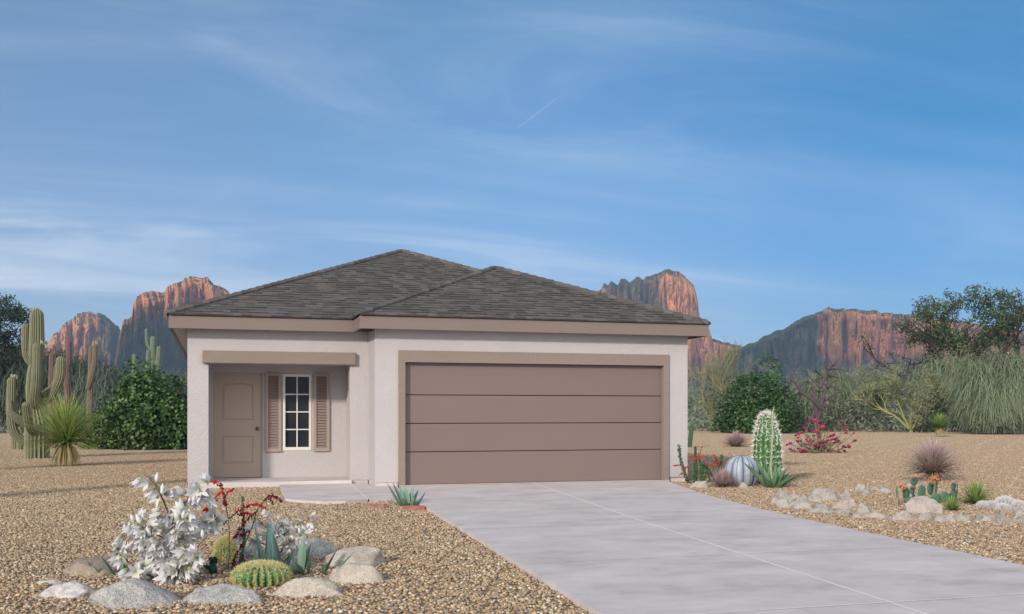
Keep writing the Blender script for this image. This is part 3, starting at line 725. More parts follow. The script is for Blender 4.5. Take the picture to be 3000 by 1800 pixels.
saguaro(*C1(1095, 1085), [('trunk', [(1105, 1090), (1105, 700), (1110, 520), (1108, 355)], [19, 19, 20, 17]), ('arm', [(1085, 640), (1080, 520), (1080, 450)], [14, 16, 14]), ('arm', [(1085, 430), (1060, 380), (1054, 290)], [11, 12, 10]), ('arm', [(1140, 640), (1150, 520), (1158, 425)], [14, 18, 15])], 'far off four armed green saguaro behind the bush near the house', BG)
saguaro(*C1(972, 1090), [('trunk', [(972, 1095), (972, 700), (973, 480)], [16, 17, 14])], 'lone thin far green saguaro column rising behind the bush', BG)

for X_, Y_, h_, lab_ in ((-7.9, 13.0, 4.4, 'single saguaro just outside the left edge whose shadow crosses the gravel'), (-9.4, 21.2, 3.6, 'saguaro further back outside the left edge of the picture')):
    o = empty('saguaro', (X_, Y_, 0), lab_, 'cactus')
    cactus_limb('trunk', o, [(0, 0, -.05), (0, 0, h_*.5), (.03, 0, h_-.3)], [.24, .27, .20], 16); cactus_limb('arm', o, [(.1, .05, h_*.35), (.55, .3, h_*.42), (.62, .33, h_*.8)], [.12, .16, .13], 12)

# dark cactus at the house corner
p, s, L = frame(*C5(305, 862)); q = lambda x, y, d=0.: L(*C5(x, y), d)
o = empty('column_cactus', p, 'dark green leaning column cactus just past the right house corner', 'cactus')
cactus_limb('trunk', o, [q(298, 865), q(306, 760), q(318, 680), q(322, 620)], [x*.2695*s for x in (22, 25, 22, 17)], 8, (.03, .07, .03), (.07, .13, .06))

# blue grey ribbed globe
def globe(name, bx, by, hw, h, label, ribs, c1, c2, deep, squash=.92, cat='cactus', group=None, cf=None):
    p, s, L = frame(bx, by); o = empty(name, p+FW*hw*s*.6, label, cat, group); g = G(); R0 = hw*s; Hh = h*s
    n = ribs*10; m = 26; a = np.arange(n)*2*math.pi/n; V = []; K = []
    for i in range(m):
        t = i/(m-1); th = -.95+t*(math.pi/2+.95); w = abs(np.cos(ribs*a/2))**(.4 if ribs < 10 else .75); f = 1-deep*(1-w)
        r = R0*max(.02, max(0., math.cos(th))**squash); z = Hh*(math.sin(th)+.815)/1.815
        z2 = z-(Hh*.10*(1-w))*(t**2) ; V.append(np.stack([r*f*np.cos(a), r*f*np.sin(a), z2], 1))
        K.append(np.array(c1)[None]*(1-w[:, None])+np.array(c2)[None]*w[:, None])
    i = np.arange(m-1)[:, None]*n; j = np.arange(n)[None]; j2 = (j+1) % n
    g.add(np.concatenate(V), np.stack([i+j, i+j2, i+n+j2, i+n+j], -1).reshape(-1, 4), np.concatenate(K)); g.add(V[-1], [tuple(range(n))], K[-1])
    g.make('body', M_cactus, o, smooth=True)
    # places and directions on the rib crests
    pts = []; nr = []
    for i in range(2, m):
        t = i/(m-1); th = -.95+t*(math.pi/2+.95); r = R0*max(.02, max(0., math.cos(th))**squash); z = Hh*(math.sin(th)+.815)/1.815
        for rb in range(ribs):
            an = rb*2*math.pi/ribs; pts.append((r*math.cos(an), r*math.sin(an), z)); nr.append((math.cos(th)*math.cos(an), math.cos(th)*math.sin(an), math.sin(th)))
    return o, s, np.array(pts), np.array(nr)
o, s, pp, nn = globe('globe_cactus', *C5(890, 1286), 51, 90, 'blue grey ribbed globe cactus with deep grooves beside the white spined one', 8, (.07, .09, .13), (.36, .41, .48), .16, squash=.75)
g = G(); rs = np.random.RandomState(2)
for a_, b_ in zip(pp, nn):
    a_ = Vector(a_); b_ = Vector(b_)
    for kk in range(1): tube(g, [a_-b_*.004, a_+b_*.006, a_+b_*.010], [.012, .010, .002], 6, (.13, .15, .17))
g.make('areoles', M_cactus, o)

# upright white spined cactus
p, s, L = frame(*C5(1178, 1262)); q = lambda x, y, d=0.: L(*C5(x, y), d)
o = empty('barrel_cactus', p+FW*.25, 'tall bright green cactus with big white star spines', 'cactus'); k = .2695*s
g = G(); P = smooth_path([q(1185, 1262), q(1178, 1000), q(1175, 750), q(1172, 600)], 24); rr = np.interp(np.linspace(0, 1, len(P)), [0, .3, .65, .85, 1], [140*k, 147*k, 132*k, 112*k, 92*k]); P, rr = rounded(P, rr, 8)
tube(g, P, rr, col=(.02, .085, .02), col2=(.065, .20, .045), ribs=15, depth=.09); g.make('body', M_cactus, o, smooth=True)
g = G(); rs = np.random.RandomState(8); A_ = []; B_ = []
for i in range(1, len(P), 2):
    for rb in range(15):
        an = rb*2*math.pi/15; dx = Vector((math.sin(an), math.cos(an), 0)) if 0 else Vector((math.cos(an), math.sin(an), 0))
        A_.append(P[i]+dx*rr[i]*1.04); B_.append((dx+Vector((0, 0, .2+1.2*max(0, i/len(P)-.75)*4))).normalized())
spikes(g, np.array([a[:] for a in A_]), np.array([b[:] for b in B_]), 8, .10, .010, (.82, .80, .76), rs, 1.3)
g.make('spines', M_spine, o)

# golden barrels of the flower bed
def golden(x0, x1, y0, y1, label, seed):
    (a, b), (c, d) = C2(x0, y0), C2(x1, y1)
    o, s, pp, nn = globe('golden_barrel_cactus', (a+c)/2, d, (c-a)/2, (d-b)*.86, label, 24, (.035, .12, .06), (.10, .24, .10), .16, squash=.8, group='golden barrel cacti in the flower bed')
    g = G(); rs = np.random.RandomState(seed); spikes(g, pp*1.005, nn, 9, .036, .0035, (.62, .58, .26), rs, 1.1)
    t = pp[pp[:, 2] > pp[:, 2].max()*.8]; tn = nn[pp[:, 2] > pp[:, 2].max()*.8]; spikes(g, t, tn, 14, .03, .003, (.58, .56, .32), rs, 1.4)
    g.make('spines', M_spine, o)
golden(1258, 1598, 618, 768, 'wide low golden barrel cactus bristling with yellow spines at the front', 3)
golden(1165, 1290, 452, 624, 'smaller golden barrel cactus behind the red flower stems', 4)
# little pink barrel and white fuzzy mounds
o, s, pp, nn = globe('small_barrel_cactus', *C5(1392, 910), 13, 32, 'tiny pinkish ribbed barrel cactus left of the pink flowering shrub', 14, (.24, .17, .15), (.50, .40, .36), .12, squash=.5)
g = G(); spikes(g, pp, nn, 5, .05, .006, (.62, .50, .46), np.random.RandomState(1), 1.); g.make('spines', M_spine, o)
for i, (x, y0, y1, hw, lab) in enumerate(((1715, 885, 985, 85, 'lowest white fuzzy cactus mound at the left of the fuzzy cluster'), (1895, 880, 1000, 105, 'second white fuzzy mound from the left of the fuzzy cluster'), (2170, 815, 1020, 165, 'largest white fuzzy cactus mound at the picture edge'), (2110, 930, 1035, 95, 'small white fuzzy mound in front of the largest one'), (2400, 870, 1035, 90, 'white fuzzy mound furthest right in the fuzzy cluster'))):
    bx, by = C9(x, y1); hw_ = hw*.1536; h_ = (y1-y0)*.1536
    o, s, pp, nn = globe('fuzzy_cactus', bx, by-(3 if i == 2 else 0), hw_, h_, lab, 16, (.10, .12, .10), (.30, .32, .28), .08, squash=.8, group='white fuzzy cactus mounds')
    g = G(); spikes(g, pp, nn, 13, .045, .005, (.72, .70, .70), np.random.RandomState(20+i), 1.2); g.make('spines', M_spine, o)

# ------------------------------------------------------------------ prickly pears
def pad(g, c, w, h, turn, lean=0., th=.22, col=(.075, .165, .10)):
    """a flat oval pad standing on its lower tip at c"""
    n, m = 16, 7; rs = np.random.RandomState(int(abs(c[0]*1e3)) % 9999)
    V = []
    for i in range(n):
        a = 2*math.pi*i/n
        for j in range(m+1):
            pass
    bm = bmesh.new(); bmesh.ops.create_uvsphere(bm, u_segments=16, v_segments=10, radius=1)
    M_ = Matrix.Translation(c) @ Matrix.Rotation(-YAW+turn, 4, 'Z') @ Matrix.Rotation(lean, 4, 'Y')
    vs = []
    for v in bm.verts:
        x, y, z = v.co; zz = (z+1)/2; f = .72+.38*zz if z < .2 else 1.
        vs.append((M_ @ Vector((x*w/2*min(1., f), y*w*th/2, zz*h)))[:])
    g.add(vs, [tuple(v.index for v in f.verts) for f in bm.faces], col); bm.free()
    return M_
def prickly(label, bx, by, pads, blooms):
    p, s, L = frame(*C9(bx, by)); o = empty('prickly_pear', p, label, 'cactus', 'prickly pear cacti'); k = .1536*s
    for i, (x, y, w, h, turn, lean) in enumerate(pads):     # foot x, y, width, height in crop pixels
        g = G(); pad(g, L(*C9(x, y), (-.03, .03, 0)[i % 3]), w*k*1.6, h*k*1.08, R(turn), R(lean)); g.make('pad', M_cactus, o, smooth=True)
    for x, y, kind in blooms:
        g = G(); c = L(*C9(x, y), -.02); r = .032 if kind else .018
        col = ((.80, .26, .07) if kind == 1 else (.72, .30, .32)) if kind else (.35, .16, .22)
        tube(g, [c-Vector((0, 0, .03)), c-Vector((0, 0, .01))], [.011, .016], 7, (.16, .12, .10)); 
        blades(g, [c[:]]*7, np.arange(7)*.9, .5, 1.3, r*1.3, r*1.1, col, np.array(col)*1.2, segs=3, prof=lambda t: np.sin(np.pi*(.2+.75*t)))
        g.make('flower' if kind else 'fruit', M_petal, o)
prickly('thin edge on prickly pear with one orange flower, leftmost of the prickly pears', 72, 920, [(72, 925, 55, 150, 80, 0), (68, 790, 55, 215, 80, 6)], [(108, 545, 1)])
prickly('largest prickly pear cluster, many round pads with one high above', 330, 890,
        [(268, 890, 130, 130, 25, 0), (250, 806, 125, 200, 25, -4), (192, 885, 60, 100, 75, -20), (158, 800, 62, 245, 78, 3), (385, 870, 85, 175, 40, -6), (340, 705, 90, 115, 20, 0), (530, 840, 150, 300, 35, -14), (395, 552, 140, 155, 25, -3), (575, 835, 80, 190, 60, -4), (560, 770, 90, 210, 50, -8), (410, 875, 60, 90, 60, 10)],
        [(205, 582, 1), (170, 620, 1), (415, 380, 1), (200, 535, 0), (355, 405, 0), (312, 570, 0), (345, 575, 0), (520, 640, 0), (380, 565, 0), (490, 555, 0)])
prickly('two pad prickly pear topped by a bunch of orange flowers', 740, 890, [(770, 890, 165, 190, 20, 0), (710, 725, 130, 230, 30, -3), (790, 715, 110, 250, 50, 4), (690, 900, 150, 100, 10, 30)],
        [(765, 400, 1), (810, 440, 1), (745, 495, 1), (735, 425, 1), (705, 490, 0), (690, 510, 0), (825, 480, 0)])
prickly('rightmost prickly pear, half hidden behind the small spiky tuft', 1050, 880, [(940, 880, 150, 215, 20, 0), (1140, 880, 125, 260, 20, 3), (1125, 630, 90, 125, 20, 0), (1185, 640, 60, 140, 60, 6), (1085, 870, 80, 160, 60, -8)],
        [(1110, 485, 2), (1160, 500, 0), (1190, 640, 0), (1055, 695, 0), (985, 690, 0)])

# ------------------------------------------------------------------ agaves, yuccas, grasses
def az_of(dx, dep):
    """compass angle of a leaf that points dx to the right of the picture and dep away from the camera"""
    v = RT*dx+FW*dep; return math.atan2(v.y, v.x)
def agave(name, label, C_, bx, by, tips, wid, k0, group=None, c0=(.10, .17, .12), c1=(.14, .25, .19), thick=.16, droop=-.2, spread=.05):
    """tips: crop positions of the leaf tips; each leaf is its own part"""
    px, py = C_(bx, by); p, s, L = frame(px, py); o = empty(name, p, label, 'agave', group); rs = np.random.RandomState(int(bx)); k = k0*s
    for i, t in enumerate(tips):
        x, y = t[0], t[1]; dep = t[2] if len(t) > 2 else rs.uniform(-.12, .12); w = t[3] if len(t) > 3 else wid
        dx = (x-bx)*k; dz = (by-y)*k; fx0 = t[4]*k if len(t) > 4 else dx*.12
        vx = dx-fx0; h = math.hypot(vx, dep); Lh = math.hypot(h, dz)*1.03; e = math.atan2(dz, h); g = G()
        b = RT*fx0+FW*(dep*.1)
        prof = lambda tt: .62*(1-tt)**.55+.62*np.sin(np.pi*min(1, tt*1.05+.08))*.62
        prof = lambda tt: np.interp(tt, [0, .15, .4, .65, .85, 1], [.62, .80, 1., .72, .36, .02])
        blades(g, [b[:]], [az_of(vx, dep)], e-droop*.5, e+droop*.5, Lh, w*k, c0, c1, segs=9, prof=prof, fold=.22, thick=thick, rs=rs, jit=.14)
        g.make('leaf', M_plant2, o, smooth=False)
    return o, p, s, L
M_plant2 = mat('succulent leaf', rough=.5, noise_amt=.10, noise_scale=30, spec=.35)
agave('agave', 'dark green broad leaved agave right behind the golden barrel', C2, 1560, 690, [(1390, 400, .1, 40, -90), (1492, 400, .12, 70, -40), (1445, 395, .25, 45, -60), (1520, 440, .0, 85, 20), (1478, 545, -.05, 60, 10), (1640, 560, .15, 40), (1560, 560, -.18, 38, 15), (1420, 520, -.1, 40, -100)], 60, .48504, 'agaves of the flower bed', (.045, .10, .075), (.08, .17, .14))
agave('agave', 'upright grey green agave between the dark agave and the boulders', C2, 1690, 690, [(1708, 442, .05, 62), (1762, 545, .0, 46, 40), (1648, 605, -.1, 48, -20), (1690, 600, -.15, 50, 10), (1672, 640, -.18, 32, -10), (1735, 500, .15, 40)], 55, .48504, 'agaves of the flower bed', (.08, .14, .09), (.13, .22, .17))
agave('agave', 'two leaved small agave sprout in front of the rounded tan boulder', C2, 1830, 690, [(1912, 540, .0, 42, -10), (1860, 610, -.08, 34, 0), (2010, 560, .2, 20, 60)], 40, .48504, 'agaves of the flower bed', (.07, .13, .08), (.14, .22, .15))
agave('agave', 'small agave with thin leaves left of the white flowers', C2, 520, 700, [(478, 572, .0, 32, 55), (385, 610, .05, 26, -60), (450, 622, -.05, 26, -20), (612, 540, .1, 26, 80), (628, 610, -.02, 40, 100)], 35, .48504, 'agaves of the flower bed', (.07, .14, .09), (.12, .22, .16))
agave('agave', 'small grey green agave beside the walkway and driveway corner', CA, 960, 1160, [(655, 822, -.0, 90, -90), (725, 825, .1, 90, -60), (835, 872, .15, 70, -60), (905, 880, .2, 70, -30), (950, 915, .05, 80, 0), (1042, 880, .1, 90, 20), (1100, 932, .2, 70, 50), (1068, 1012, -.1, 80, 60), (1228, 945, .0, 80, 110), (900, 1030, -.15, 90, -20), (860, 985, -.08, 70, -50), (1000, 900, .25, 60, 10)], 80, .2022, None, (.10, .17, .11), (.17, .27, .22))
# agave with flower spike
tips = [(870, 1020, .0), (950, 1050, .15), (1060, 1010, .3), (1110, 990, .1), (1150, 1035, .25), (1250, 1010, .2), (1330, 1060, .2), (1385, 1075, .05), (1440, 1140, .25), (1490, 1165, .0), (960, 1110, -.15), (1090, 1090, -.05), (1205, 1130, -.3), (1290, 1120, -.2), (1190, 1040, .1), (1340, 1180, -.25), (1050, 1170, -.3)]
o, p, s, L = agave('flowering_agave', 'large green agave with a tall flower spike in front of the white spined cactus', C5, 1190, 1300, [(x, y, d, 92) for x, y, d in tips], 60, .2695, None, (.075, .15, .07), (.15, .24, .14), droop=-.35)
q = lambda x, y, d=0.: L(*C5(x, y), d); k = .2695*s
g = G(); P = smooth_path([q(1195, 1200), q(1180, 1060), q(1190, 940), q(1195, 780), (q(1205, 720)), q(1195, 600), q(1200, 520), q(1200, 455)], 40); rs = np.random.RandomState(3)
rr = np.interp(np.linspace(0, 1, len(P)), [0, .15, .3, .42, .5, .6, .68, .8, .86, .95, 1], [11, 13, 10, 14, 21, 11, 12, 10, 14, 8, 1])*k
tube(g, P, rr, 10, (.30, .33, .22)); 
for i in range(4, len(P)-1, 3): blades(g, [P[i][:]], [rs.uniform(0, 6)], 1.1, 1.45, .12, .035, (.30, .33, .22), (.42, .38, .28), segs=3)
g.make('flower_stalk', M_plant2, o, smooth=True)

def tuft(name, label, bx, by, hgt, n, c0, c1, wd, cat='grass tuft', group=None, e_lo=.15, e_hi=1.5, droop=.35, seed=1, base_h=0., skirt=0, sc=((.40, .32, .16), (.50, .42, .24)), power=1.2, skirt_len=None, width=1.):
    """by = foot row; hgt = leaf length in photo pixels"""
    p, s = at(bx, by); o = empty(name, p, label, cat, group); rs = np.random.RandomState(seed); g = G(); Lm = hgt*s
    az = rs.uniform(0, 2*math.pi, n); u = rs.uniform(0, 1, n)**.85; e0 = e_lo+(e_hi-e_lo)*u
    base = np.stack([rs.normal(0, .03*Lm, n), rs.normal(0, .03*Lm, n), np.full(n, base_h*s)+rs.uniform(0, .06*Lm, n)], 1)
    blades(g, base, az, e0, e0-droop*(1.6-u), Lm*rs.uniform(.72, 1.04, n), wd*s, c0, c1, segs=6, rs=rs, jit=.3, power=power, side_bend=rs.uniform(-.15, .15, n))
    g.make('blades', M_plant, o)
    if skirt:
        g = G(); az = rs.uniform(0, 2*math.pi, skirt); sl = (skirt_len or base_h)*s
        base = np.stack([np.cos(az)*.02, np.sin(az)*.02, np.full(skirt, (base_h+3)*s)], 1)
        blades(g, base, az, rs.uniform(-1.2, -.3, skirt)*width, -1.42, sl*rs.uniform(.9, 1.12, skirt), wd*s*1.3, sc[0], sc[1], segs=5, rs=rs, jit=.25, power=.5)
        g.make('dry_skirt', M_plant, o)
    return o
YG0, YG1 = (.11, .19, .035), (.40, .48, .13)
bx, by = C1(478, 1278)
tuft('yucca', 'large spiky yellow green yucca with a straw skirt in front of the saguaros', bx, by, 160, 520, YG0, YG1, 3.6, 'yucca', 'skirted yuccas', -.12, 1.5, .32, 4, 66, 210, skirt_len=74, sc=((.52, .42, .20), (.62, .52, .28)))
bx, by = C7(1862, 1314)
tuft('yucca', 'small round yucca with straw skirt before the palo verde on the right', bx, by, 50, 260, (.08, .15, .03), (.26, .36, .09), 2.6, 'yucca', 'skirted yuccas', -.1, 1.5, .2, 5, 26, 110, skirt_len=27)
PK0, PK1 = (.20, .19, .05), (.56, .40, .44)
bx, by = C5(660, 1294)
tuft('pink_grass', 'pinkish grass tuft next to the blue grey globe cactus', bx, by, 62, 560, (.22, .19, .08), PK1, 2.3, group='pink grass tufts', e_lo=0., seed=6)
bx, by = C5(800, 856)
tuft('pink_grass', 'pinkish grass tuft in front of the round green bush', bx, by, 52, 480, (.22, .19, .08), PK1, 2.4, group='pink grass tufts', e_lo=.25, seed=7)
bx, by = C6(1210, 700)
tuft('pink_grass', 'largest mauve grass tuft with straggling dry leaves, behind the prickly pears', bx, by, 112, 760, PK0, PK1, 3.0, group='pink grass tufts', e_lo=.02, seed=8, base_h=20, skirt=60, sc=((.38, .28, .15), (.52, .38, .22)), skirt_len=60, width=.1, droop=.45)
bx, by = C6(1440, 1062)
tuft('spiky_tuft', 'small bright green spiky tuft in front of the rightmost prickly pear', bx, by, 50, 150, (.08, .15, .03), (.34, .46, .11), 3.0, 'yucca', 'green spiky tufts', .1, 1.5, .25, 9)
bx, by = C6(1725, 984)
tuft('spiky_tuft', 'large green spiky tuft left of the white fuzzy cacti', bx, by, 80, 230, (.06, .13, .03), (.32, .44, .12), 3.8, 'yucca', 'green spiky tufts', .05, 1.5, .25, 10)

# ------------------------------------------------------------------ leafy red flowered stems
def leafy_stem(o, P, r, seed, c=(.07, .17, .07), leaf=.03, dens=26, name='stem'):
    g = G(); rs = np.random.RandomState(seed); P = smooth_path(P, 16); tube(g, P, [r]*(len(P)-1)+[r*.5], 6, (.12, .15, .09))
    n = int(dens*len(P)/2); i = rs.randint(0, len(P)-1, n); t = rs.uniform(0, 1, n)
    pts = np.array([P[a].lerp(P[a+1], b)[:] for a, b in zip(i, t)]); d = rand_dirs(rs, n); d[:, 2] = abs(d[:, 2])*.6+.2; d /= np.linalg.norm(d, axis=1, keepdims=True)
    leaves(g, pts+d*r*1.8, rand_dirs(rs, n), leaf, leaf*.55, c, rs, .3); return g.make(name, M_plant, o)
def raceme(o, P, seed, n=34, sz=.02, col=(.55, .02, .015), dark=(.14, .012, .015), mix_=.3, r=.03):
    g = G(); rs = np.random.RandomState(seed); P = smooth_path(P, 14); tube(g, P, .0035, 4, (.22, .05, .04)); k = len(P)-1
    for i in range(n):
        a = rs.uniform(0, k-.01); b = P[int(a)].lerp(P[int(a)+1], a % 1); d = Vector(rand_dirs(rs, 1)[0])*r*rs.uniform(.3, 1.); c = np.array(dark if rs.uniform() < mix_ else col)*rs.uniform(.8, 1.5)
        t = Vector(rand_dirs(rs, 1)[0])*sz*.5+Vector((0, 0, sz*.25)); tube(g, [b+d-t, b+d-t*.3, b+d+t*.4, b+d+t], [sz*.12, sz*.30, sz*.34, sz*.12], 5, c)
    g.make('flower_spray', M_petal, o)
# by the garage corner
p, s, L = frame(*C5(350, 1250)); q = lambda x, y, d=0.: L(*C5(x, y), d)
o = empty('red_flowering_ocotillo', p, 'green leafy stems with small red flowers against the garage corner', 'plant')
leafy_stem(o, [q(280, 1255, -.1), q(245, 1180, -.12), q(205, 1070, -.15), q(180, 960, -.15), q(170, 825, -.12)], .016, 1, leaf=.045)
leafy_stem(o, [q(360, 1255), q(362, 1150), q(368, 1050)], .022, 2, leaf=.04, dens=40); leafy_stem(o, [q(368, 1060), q(362, 950), q(360, 855)], .012, 22, leaf=.035)
leafy_stem(o, [q(432, 1255), q(430, 1150), q(440, 1045)], .018, 3, leaf=.04, dens=34)
leafy_stem(o, [q(455, 1240), q(480, 1150), q(560, 1045)], .008, 4, c=(.16, .20, .07)); leafy_stem(o, [q(440, 1080), q(420, 1040), q(400, 985)], .007, 14); leafy_stem(o, [q(520, 1230), q(500, 1150), q(470, 1090)], .008, 15)
for i, pts in enumerate(([(190, 1045), (150, 1050), (108, 1052)], [(225, 1120), (240, 1080), (262, 1065)], [(235, 1130), (205, 1140), (175, 1155)], [(368, 985), (340, 960), (300, 965)], [(375, 985), (405, 930), (432, 850)], [(370, 975), (410, 960), (445, 962)], [(500, 1050), (470, 1030), (450, 1005)], [(500, 1055), (540, 1050), (575, 1065)], [(365, 990), (352, 1000), (350, 1010)])):
    raceme(o, [q(x, y, -.13 if i < 3 else 0) for x, y in pts], 40+i, 20, .026, (.58, .05, .04), (.45, .03, .03), r=.022)
p, s, L = frame(*C5(665, 1262)); p = p+FW*.5
o = empty('red_flowering_ocotillo', p, 'red flower sprays poking up behind the front pinkish grass tuft', 'plant')
leafy_stem(o, [q2 for q2 in (L(*C5(670, 1260)), L(*C5(690, 1120)), L(*C5(712, 960)))], .012, 5, leaf=.045); leafy_stem(o, [L(*C5(660, 1260)), L(*C5(668, 1100)), L(*C5(650, 1000))], .01, 6)
leafy_stem(o, [L(*C5(640, 1260)), L(*C5(560, 1120)), L(*C5(500, 1060))], .008, 7)
for i, pts in enumerate(([(660, 1050), (640, 1000), (630, 950)], [(665, 1050), (640, 1035), (610, 1030)], [(670, 1060), (690, 1030), (696, 1010)], [(660, 1050), (680, 1060), (690, 1050)], [(540, 1150), (530, 1155), (525, 1150)])):
    raceme(o, [L(*C5(x, y)) for x, y in pts], 60+i, 16, .026, (.58, .05, .04), (.45, .03, .03), r=.022)
# in the flower bed
p, s, L = frame(*C2(1275, 668)); q = lambda x, y, d=0.: L(*C2(x, y), d)
o = empty('red_flowering_plant', p, 'thin stems with arching sprays of tiny red flowers amid the flower bed', 'plant')
G3 = (.06, .15, .09)
leafy_stem(o, [q(1250, 660), q(1262, 560), q(1258, 380), q(1245, 300), q(1240, 200)], .004, 11, G3, .012, 10)
leafy_stem(o, [q(1310, 660), q(1340, 540), q(1400, 400), q(1430, 300), (q(1480, 240))], .005, 12, G3, .014, 12)
leafy_stem(o, [q(1330, 640), q(1350, 480), q(1345, 340), q(1343, 220)], .006, 13, G3, .022, 26); leafy_stem(o, [q(1215, 430), q(1240, 370), q(1300, 320)], .004, 17, G3, .014, 8)
leafy_stem(o, [q(1380, 620), q(1340, 600), q(1330, 560)], .006, 18, G3, .02, 20); leafy_stem(o, [q(1110, 340), q(1150, 270), q(1190, 240)], .005, 19, G3, .016, 16); leafy_stem(o, [q(1200, 440), q(1196, 390), q(1190, 360)], .004, 20, G3, .014, 12)
for i, (pts, n, mx_) in enumerate((([(1215, 165), (1180, 130), (1140, 120)], 26, .1), ([(1240, 270), (1225, 200), (1215, 140)], 40, .85), ([(1245, 190), (1270, 178), (1290, 175)], 16, .1), ([(1150, 270), (1190, 210), (1230, 180)], 18, .1), ([(1110, 300), (1140, 290), (1170, 330)], 40, .1), ([(1300, 310), (1360, 280), (1420, 262), (1485, 295)], 60, .12), ([(1310, 325), (1360, 320), (1420, 320)], 34, .35), ([(1410, 320), (1350, 380), (1310, 450), (1290, 470)], 70, .75), ([(1470, 240), (1520, 212), (1580, 245)], 44, .95), ([(1500, 230), (1520, 240), (1530, 262)], 14, .95), ([(1350, 500), (1310, 560), (1275, 655)], 60, .95), ([(1350, 570), (1320, 620), (1290, 640)], 20, .95), ([(1380, 420), (1340, 450), (1310, 440)], 20, .9))):
    raceme(o, [q(x, y, -.02+.01*(i % 3)) for x, y in pts], 80+i, n, .017, (.60, .012, .012), (.13, .010, .016), mx_, r=.018)
p, s, L = frame(*C2(1165, 694)); q = lambda x, y, d=0.: L(*C2(x, y), d)
o = empty('red_flowering_plant', p, 'low dark green stub with a few red flowers right of the tall white flowers', 'plant')
leafy_stem(o, [q(1165, 694), q(1163, 640), q(1168, 600)], .014, 31, (.03, .10, .07), .024, 70); leafy_stem(o, [q(1165, 680), q(1120, 640), q(1100, 620)], .008, 32, (.03, .10, .07), .022, 40)
raceme(o, [q(1135, 600), q(1160, 590), q(1180, 610)], 33, 18, .018, (.35, .02, .02), (.12, .01, .015), .5, r=.02)

# ------------------------------------------------------------------ white flowering plants
def flower_mesh(seed, openness):
    g = G(); rs = np.random.RandomState(seed)
    n = 6; az = np.arange(n)*math.pi/3+rs.uniform(-.2, .2, n); L_ = .100*rs.uniform(.85, 1.1, n)
    prof = lambda t: np.sin(np.pi*min(1, .12+.88*t))**.8 if t < .98 else .02
    blades(g, [(0, 0, 0)]*n, az, 1.42-openness*.8+rs.uniform(-.1, .1, n), 1.25-openness*.9+rs.uniform(-.4, .3, n), L_, .034, (.50, .54, .27), (.78, .77, .76), segs=6, prof=prof, fold=.18, rs=rs, jit=.05, power=.8)
    V = g.V[0]; K = g.K[0]; t = np.clip(np.linalg.norm(V, axis=1)/.04, 0, 1)[:, None]
    g.K[0] = np.array([.50, .55, .25])*(1-t)+np.array([.76, .75, .75])*t
    tube(g, [(0, 0, -.025), (0, 0, 0)], .0025, 4, (.22, .26, .12)); return g
def bud_mesh():
    g = G(); tube(g, [(0, 0, -.02), (0, 0, 0), (0, 0, .015), (0, 0, .035), (0, 0, .055), (0, 0, .072)], [.002, .004, .012, .015, .009, .001], 8, [(.3, .33, .15), (.5, .55, .3), (.8, .82, .75), (.85, .85, .86), (.85, .85, .87), (.8, .8, .8)]); return g
protos = []
def white_plant(label, bx, by, stems, nfl, nbud, seed, scale, nmore=0):
    p, s, L = frame(*C2(bx, by)); o = empty('white_flowering_yucca', p, label, 'flowering plant', 'white flowering plants of the bed'); q = lambda x, y, d=0.: L(*C2(x, y), d)
    rs = np.random.RandomState(seed); g = G(); spots = []
    for pts, r in stems:
        P = smooth_path([q(*a) for a in pts], 18); rr = np.linspace(r, r*.35, len(P)); tube(g, P, rr, 7, (.115, .075, .085))
        for i in range(2 if r < .01 else 5, len(P)):
            spots.append((P[i], (P[i]-P[i-1]).normalized(), i/len(P)))
    g.make('stem', M_wood, o, smooth=True)
    if not protos:
        for i, op in enumerate((.2, .4, .65, .3)): protos.append(flower_mesh(50+i, op).make('flower', M_petal, smooth=True))
        protos.append(bud_mesh().make('flower_bud', M_petal, smooth=True))
        for a in protos: C.objects.unlink(a)
    extra = G()
    for i in range(nfl+nbud+nmore):
        P, t, u = spots[int((i+.5)/(nfl+nbud)*len(spots)) % len(spots)] if rs.uniform() < .5 else spots[rs.randint(len(spots))]
        bud = nfl <= i < nfl+nbud; src_ = protos[4 if bud else rs.randint(4)]
        d = Vector(rand_dirs(rs, 1)[0]); d = (d-t*d.dot(t)).normalized()
        if bud: ax = (Vector((0, 0, 1))+d*.35+t*.2).normalized(); off = d*.03
        else: ax = (d*1.0+t*.25+Vector((0, 0, -.62))-FW*.15).normalized(); off = d*rs.uniform(.02, .055)
        if i >= nfl+nbud:
            Mx = Matrix.Translation(P+off*scale) @ (ax.to_track_quat('Z', 'Y') @ Matrix.Rotation(rs.uniform(0, 6), 3, 'Z').to_quaternion()).to_matrix().to_4x4() @ Matrix.Scale(scale*rs.uniform(.75, 1.05), 4)
            me_ = src_.data; nv = len(me_.vertices); co_ = np.empty(nv*3, np.float32); me_.vertices.foreach_get('co', co_); co_ = np.c_[co_.reshape(-1, 3), np.ones(nv)] @ np.array(Mx).T
            kc = np.empty(nv*4, np.float32); me_.color_attributes['Col'].data.foreach_get('color', kc); extra.add(co_[:, :3], [tuple(f.vertices) for f in me_.polygons], kc.reshape(-1, 4)[:, :3]); continue
        ob = src_.copy(); C.objects.link(ob); ob.parent = o
        ob.location = P+off*scale; ob.rotation_mode = 'QUATERNION'; ob.rotation_quaternion = ax.to_track_quat('Z', 'Y') @ Matrix.Rotation(rs.uniform(0, 6), 3, 'Z').to_quaternion()
        ob.scale = [scale*rs.uniform(.85, 1.2)]*3
    if nmore: tag(extra.make('flower_mass', M_petal, o, smooth=True), kind='stuff')
D = .16
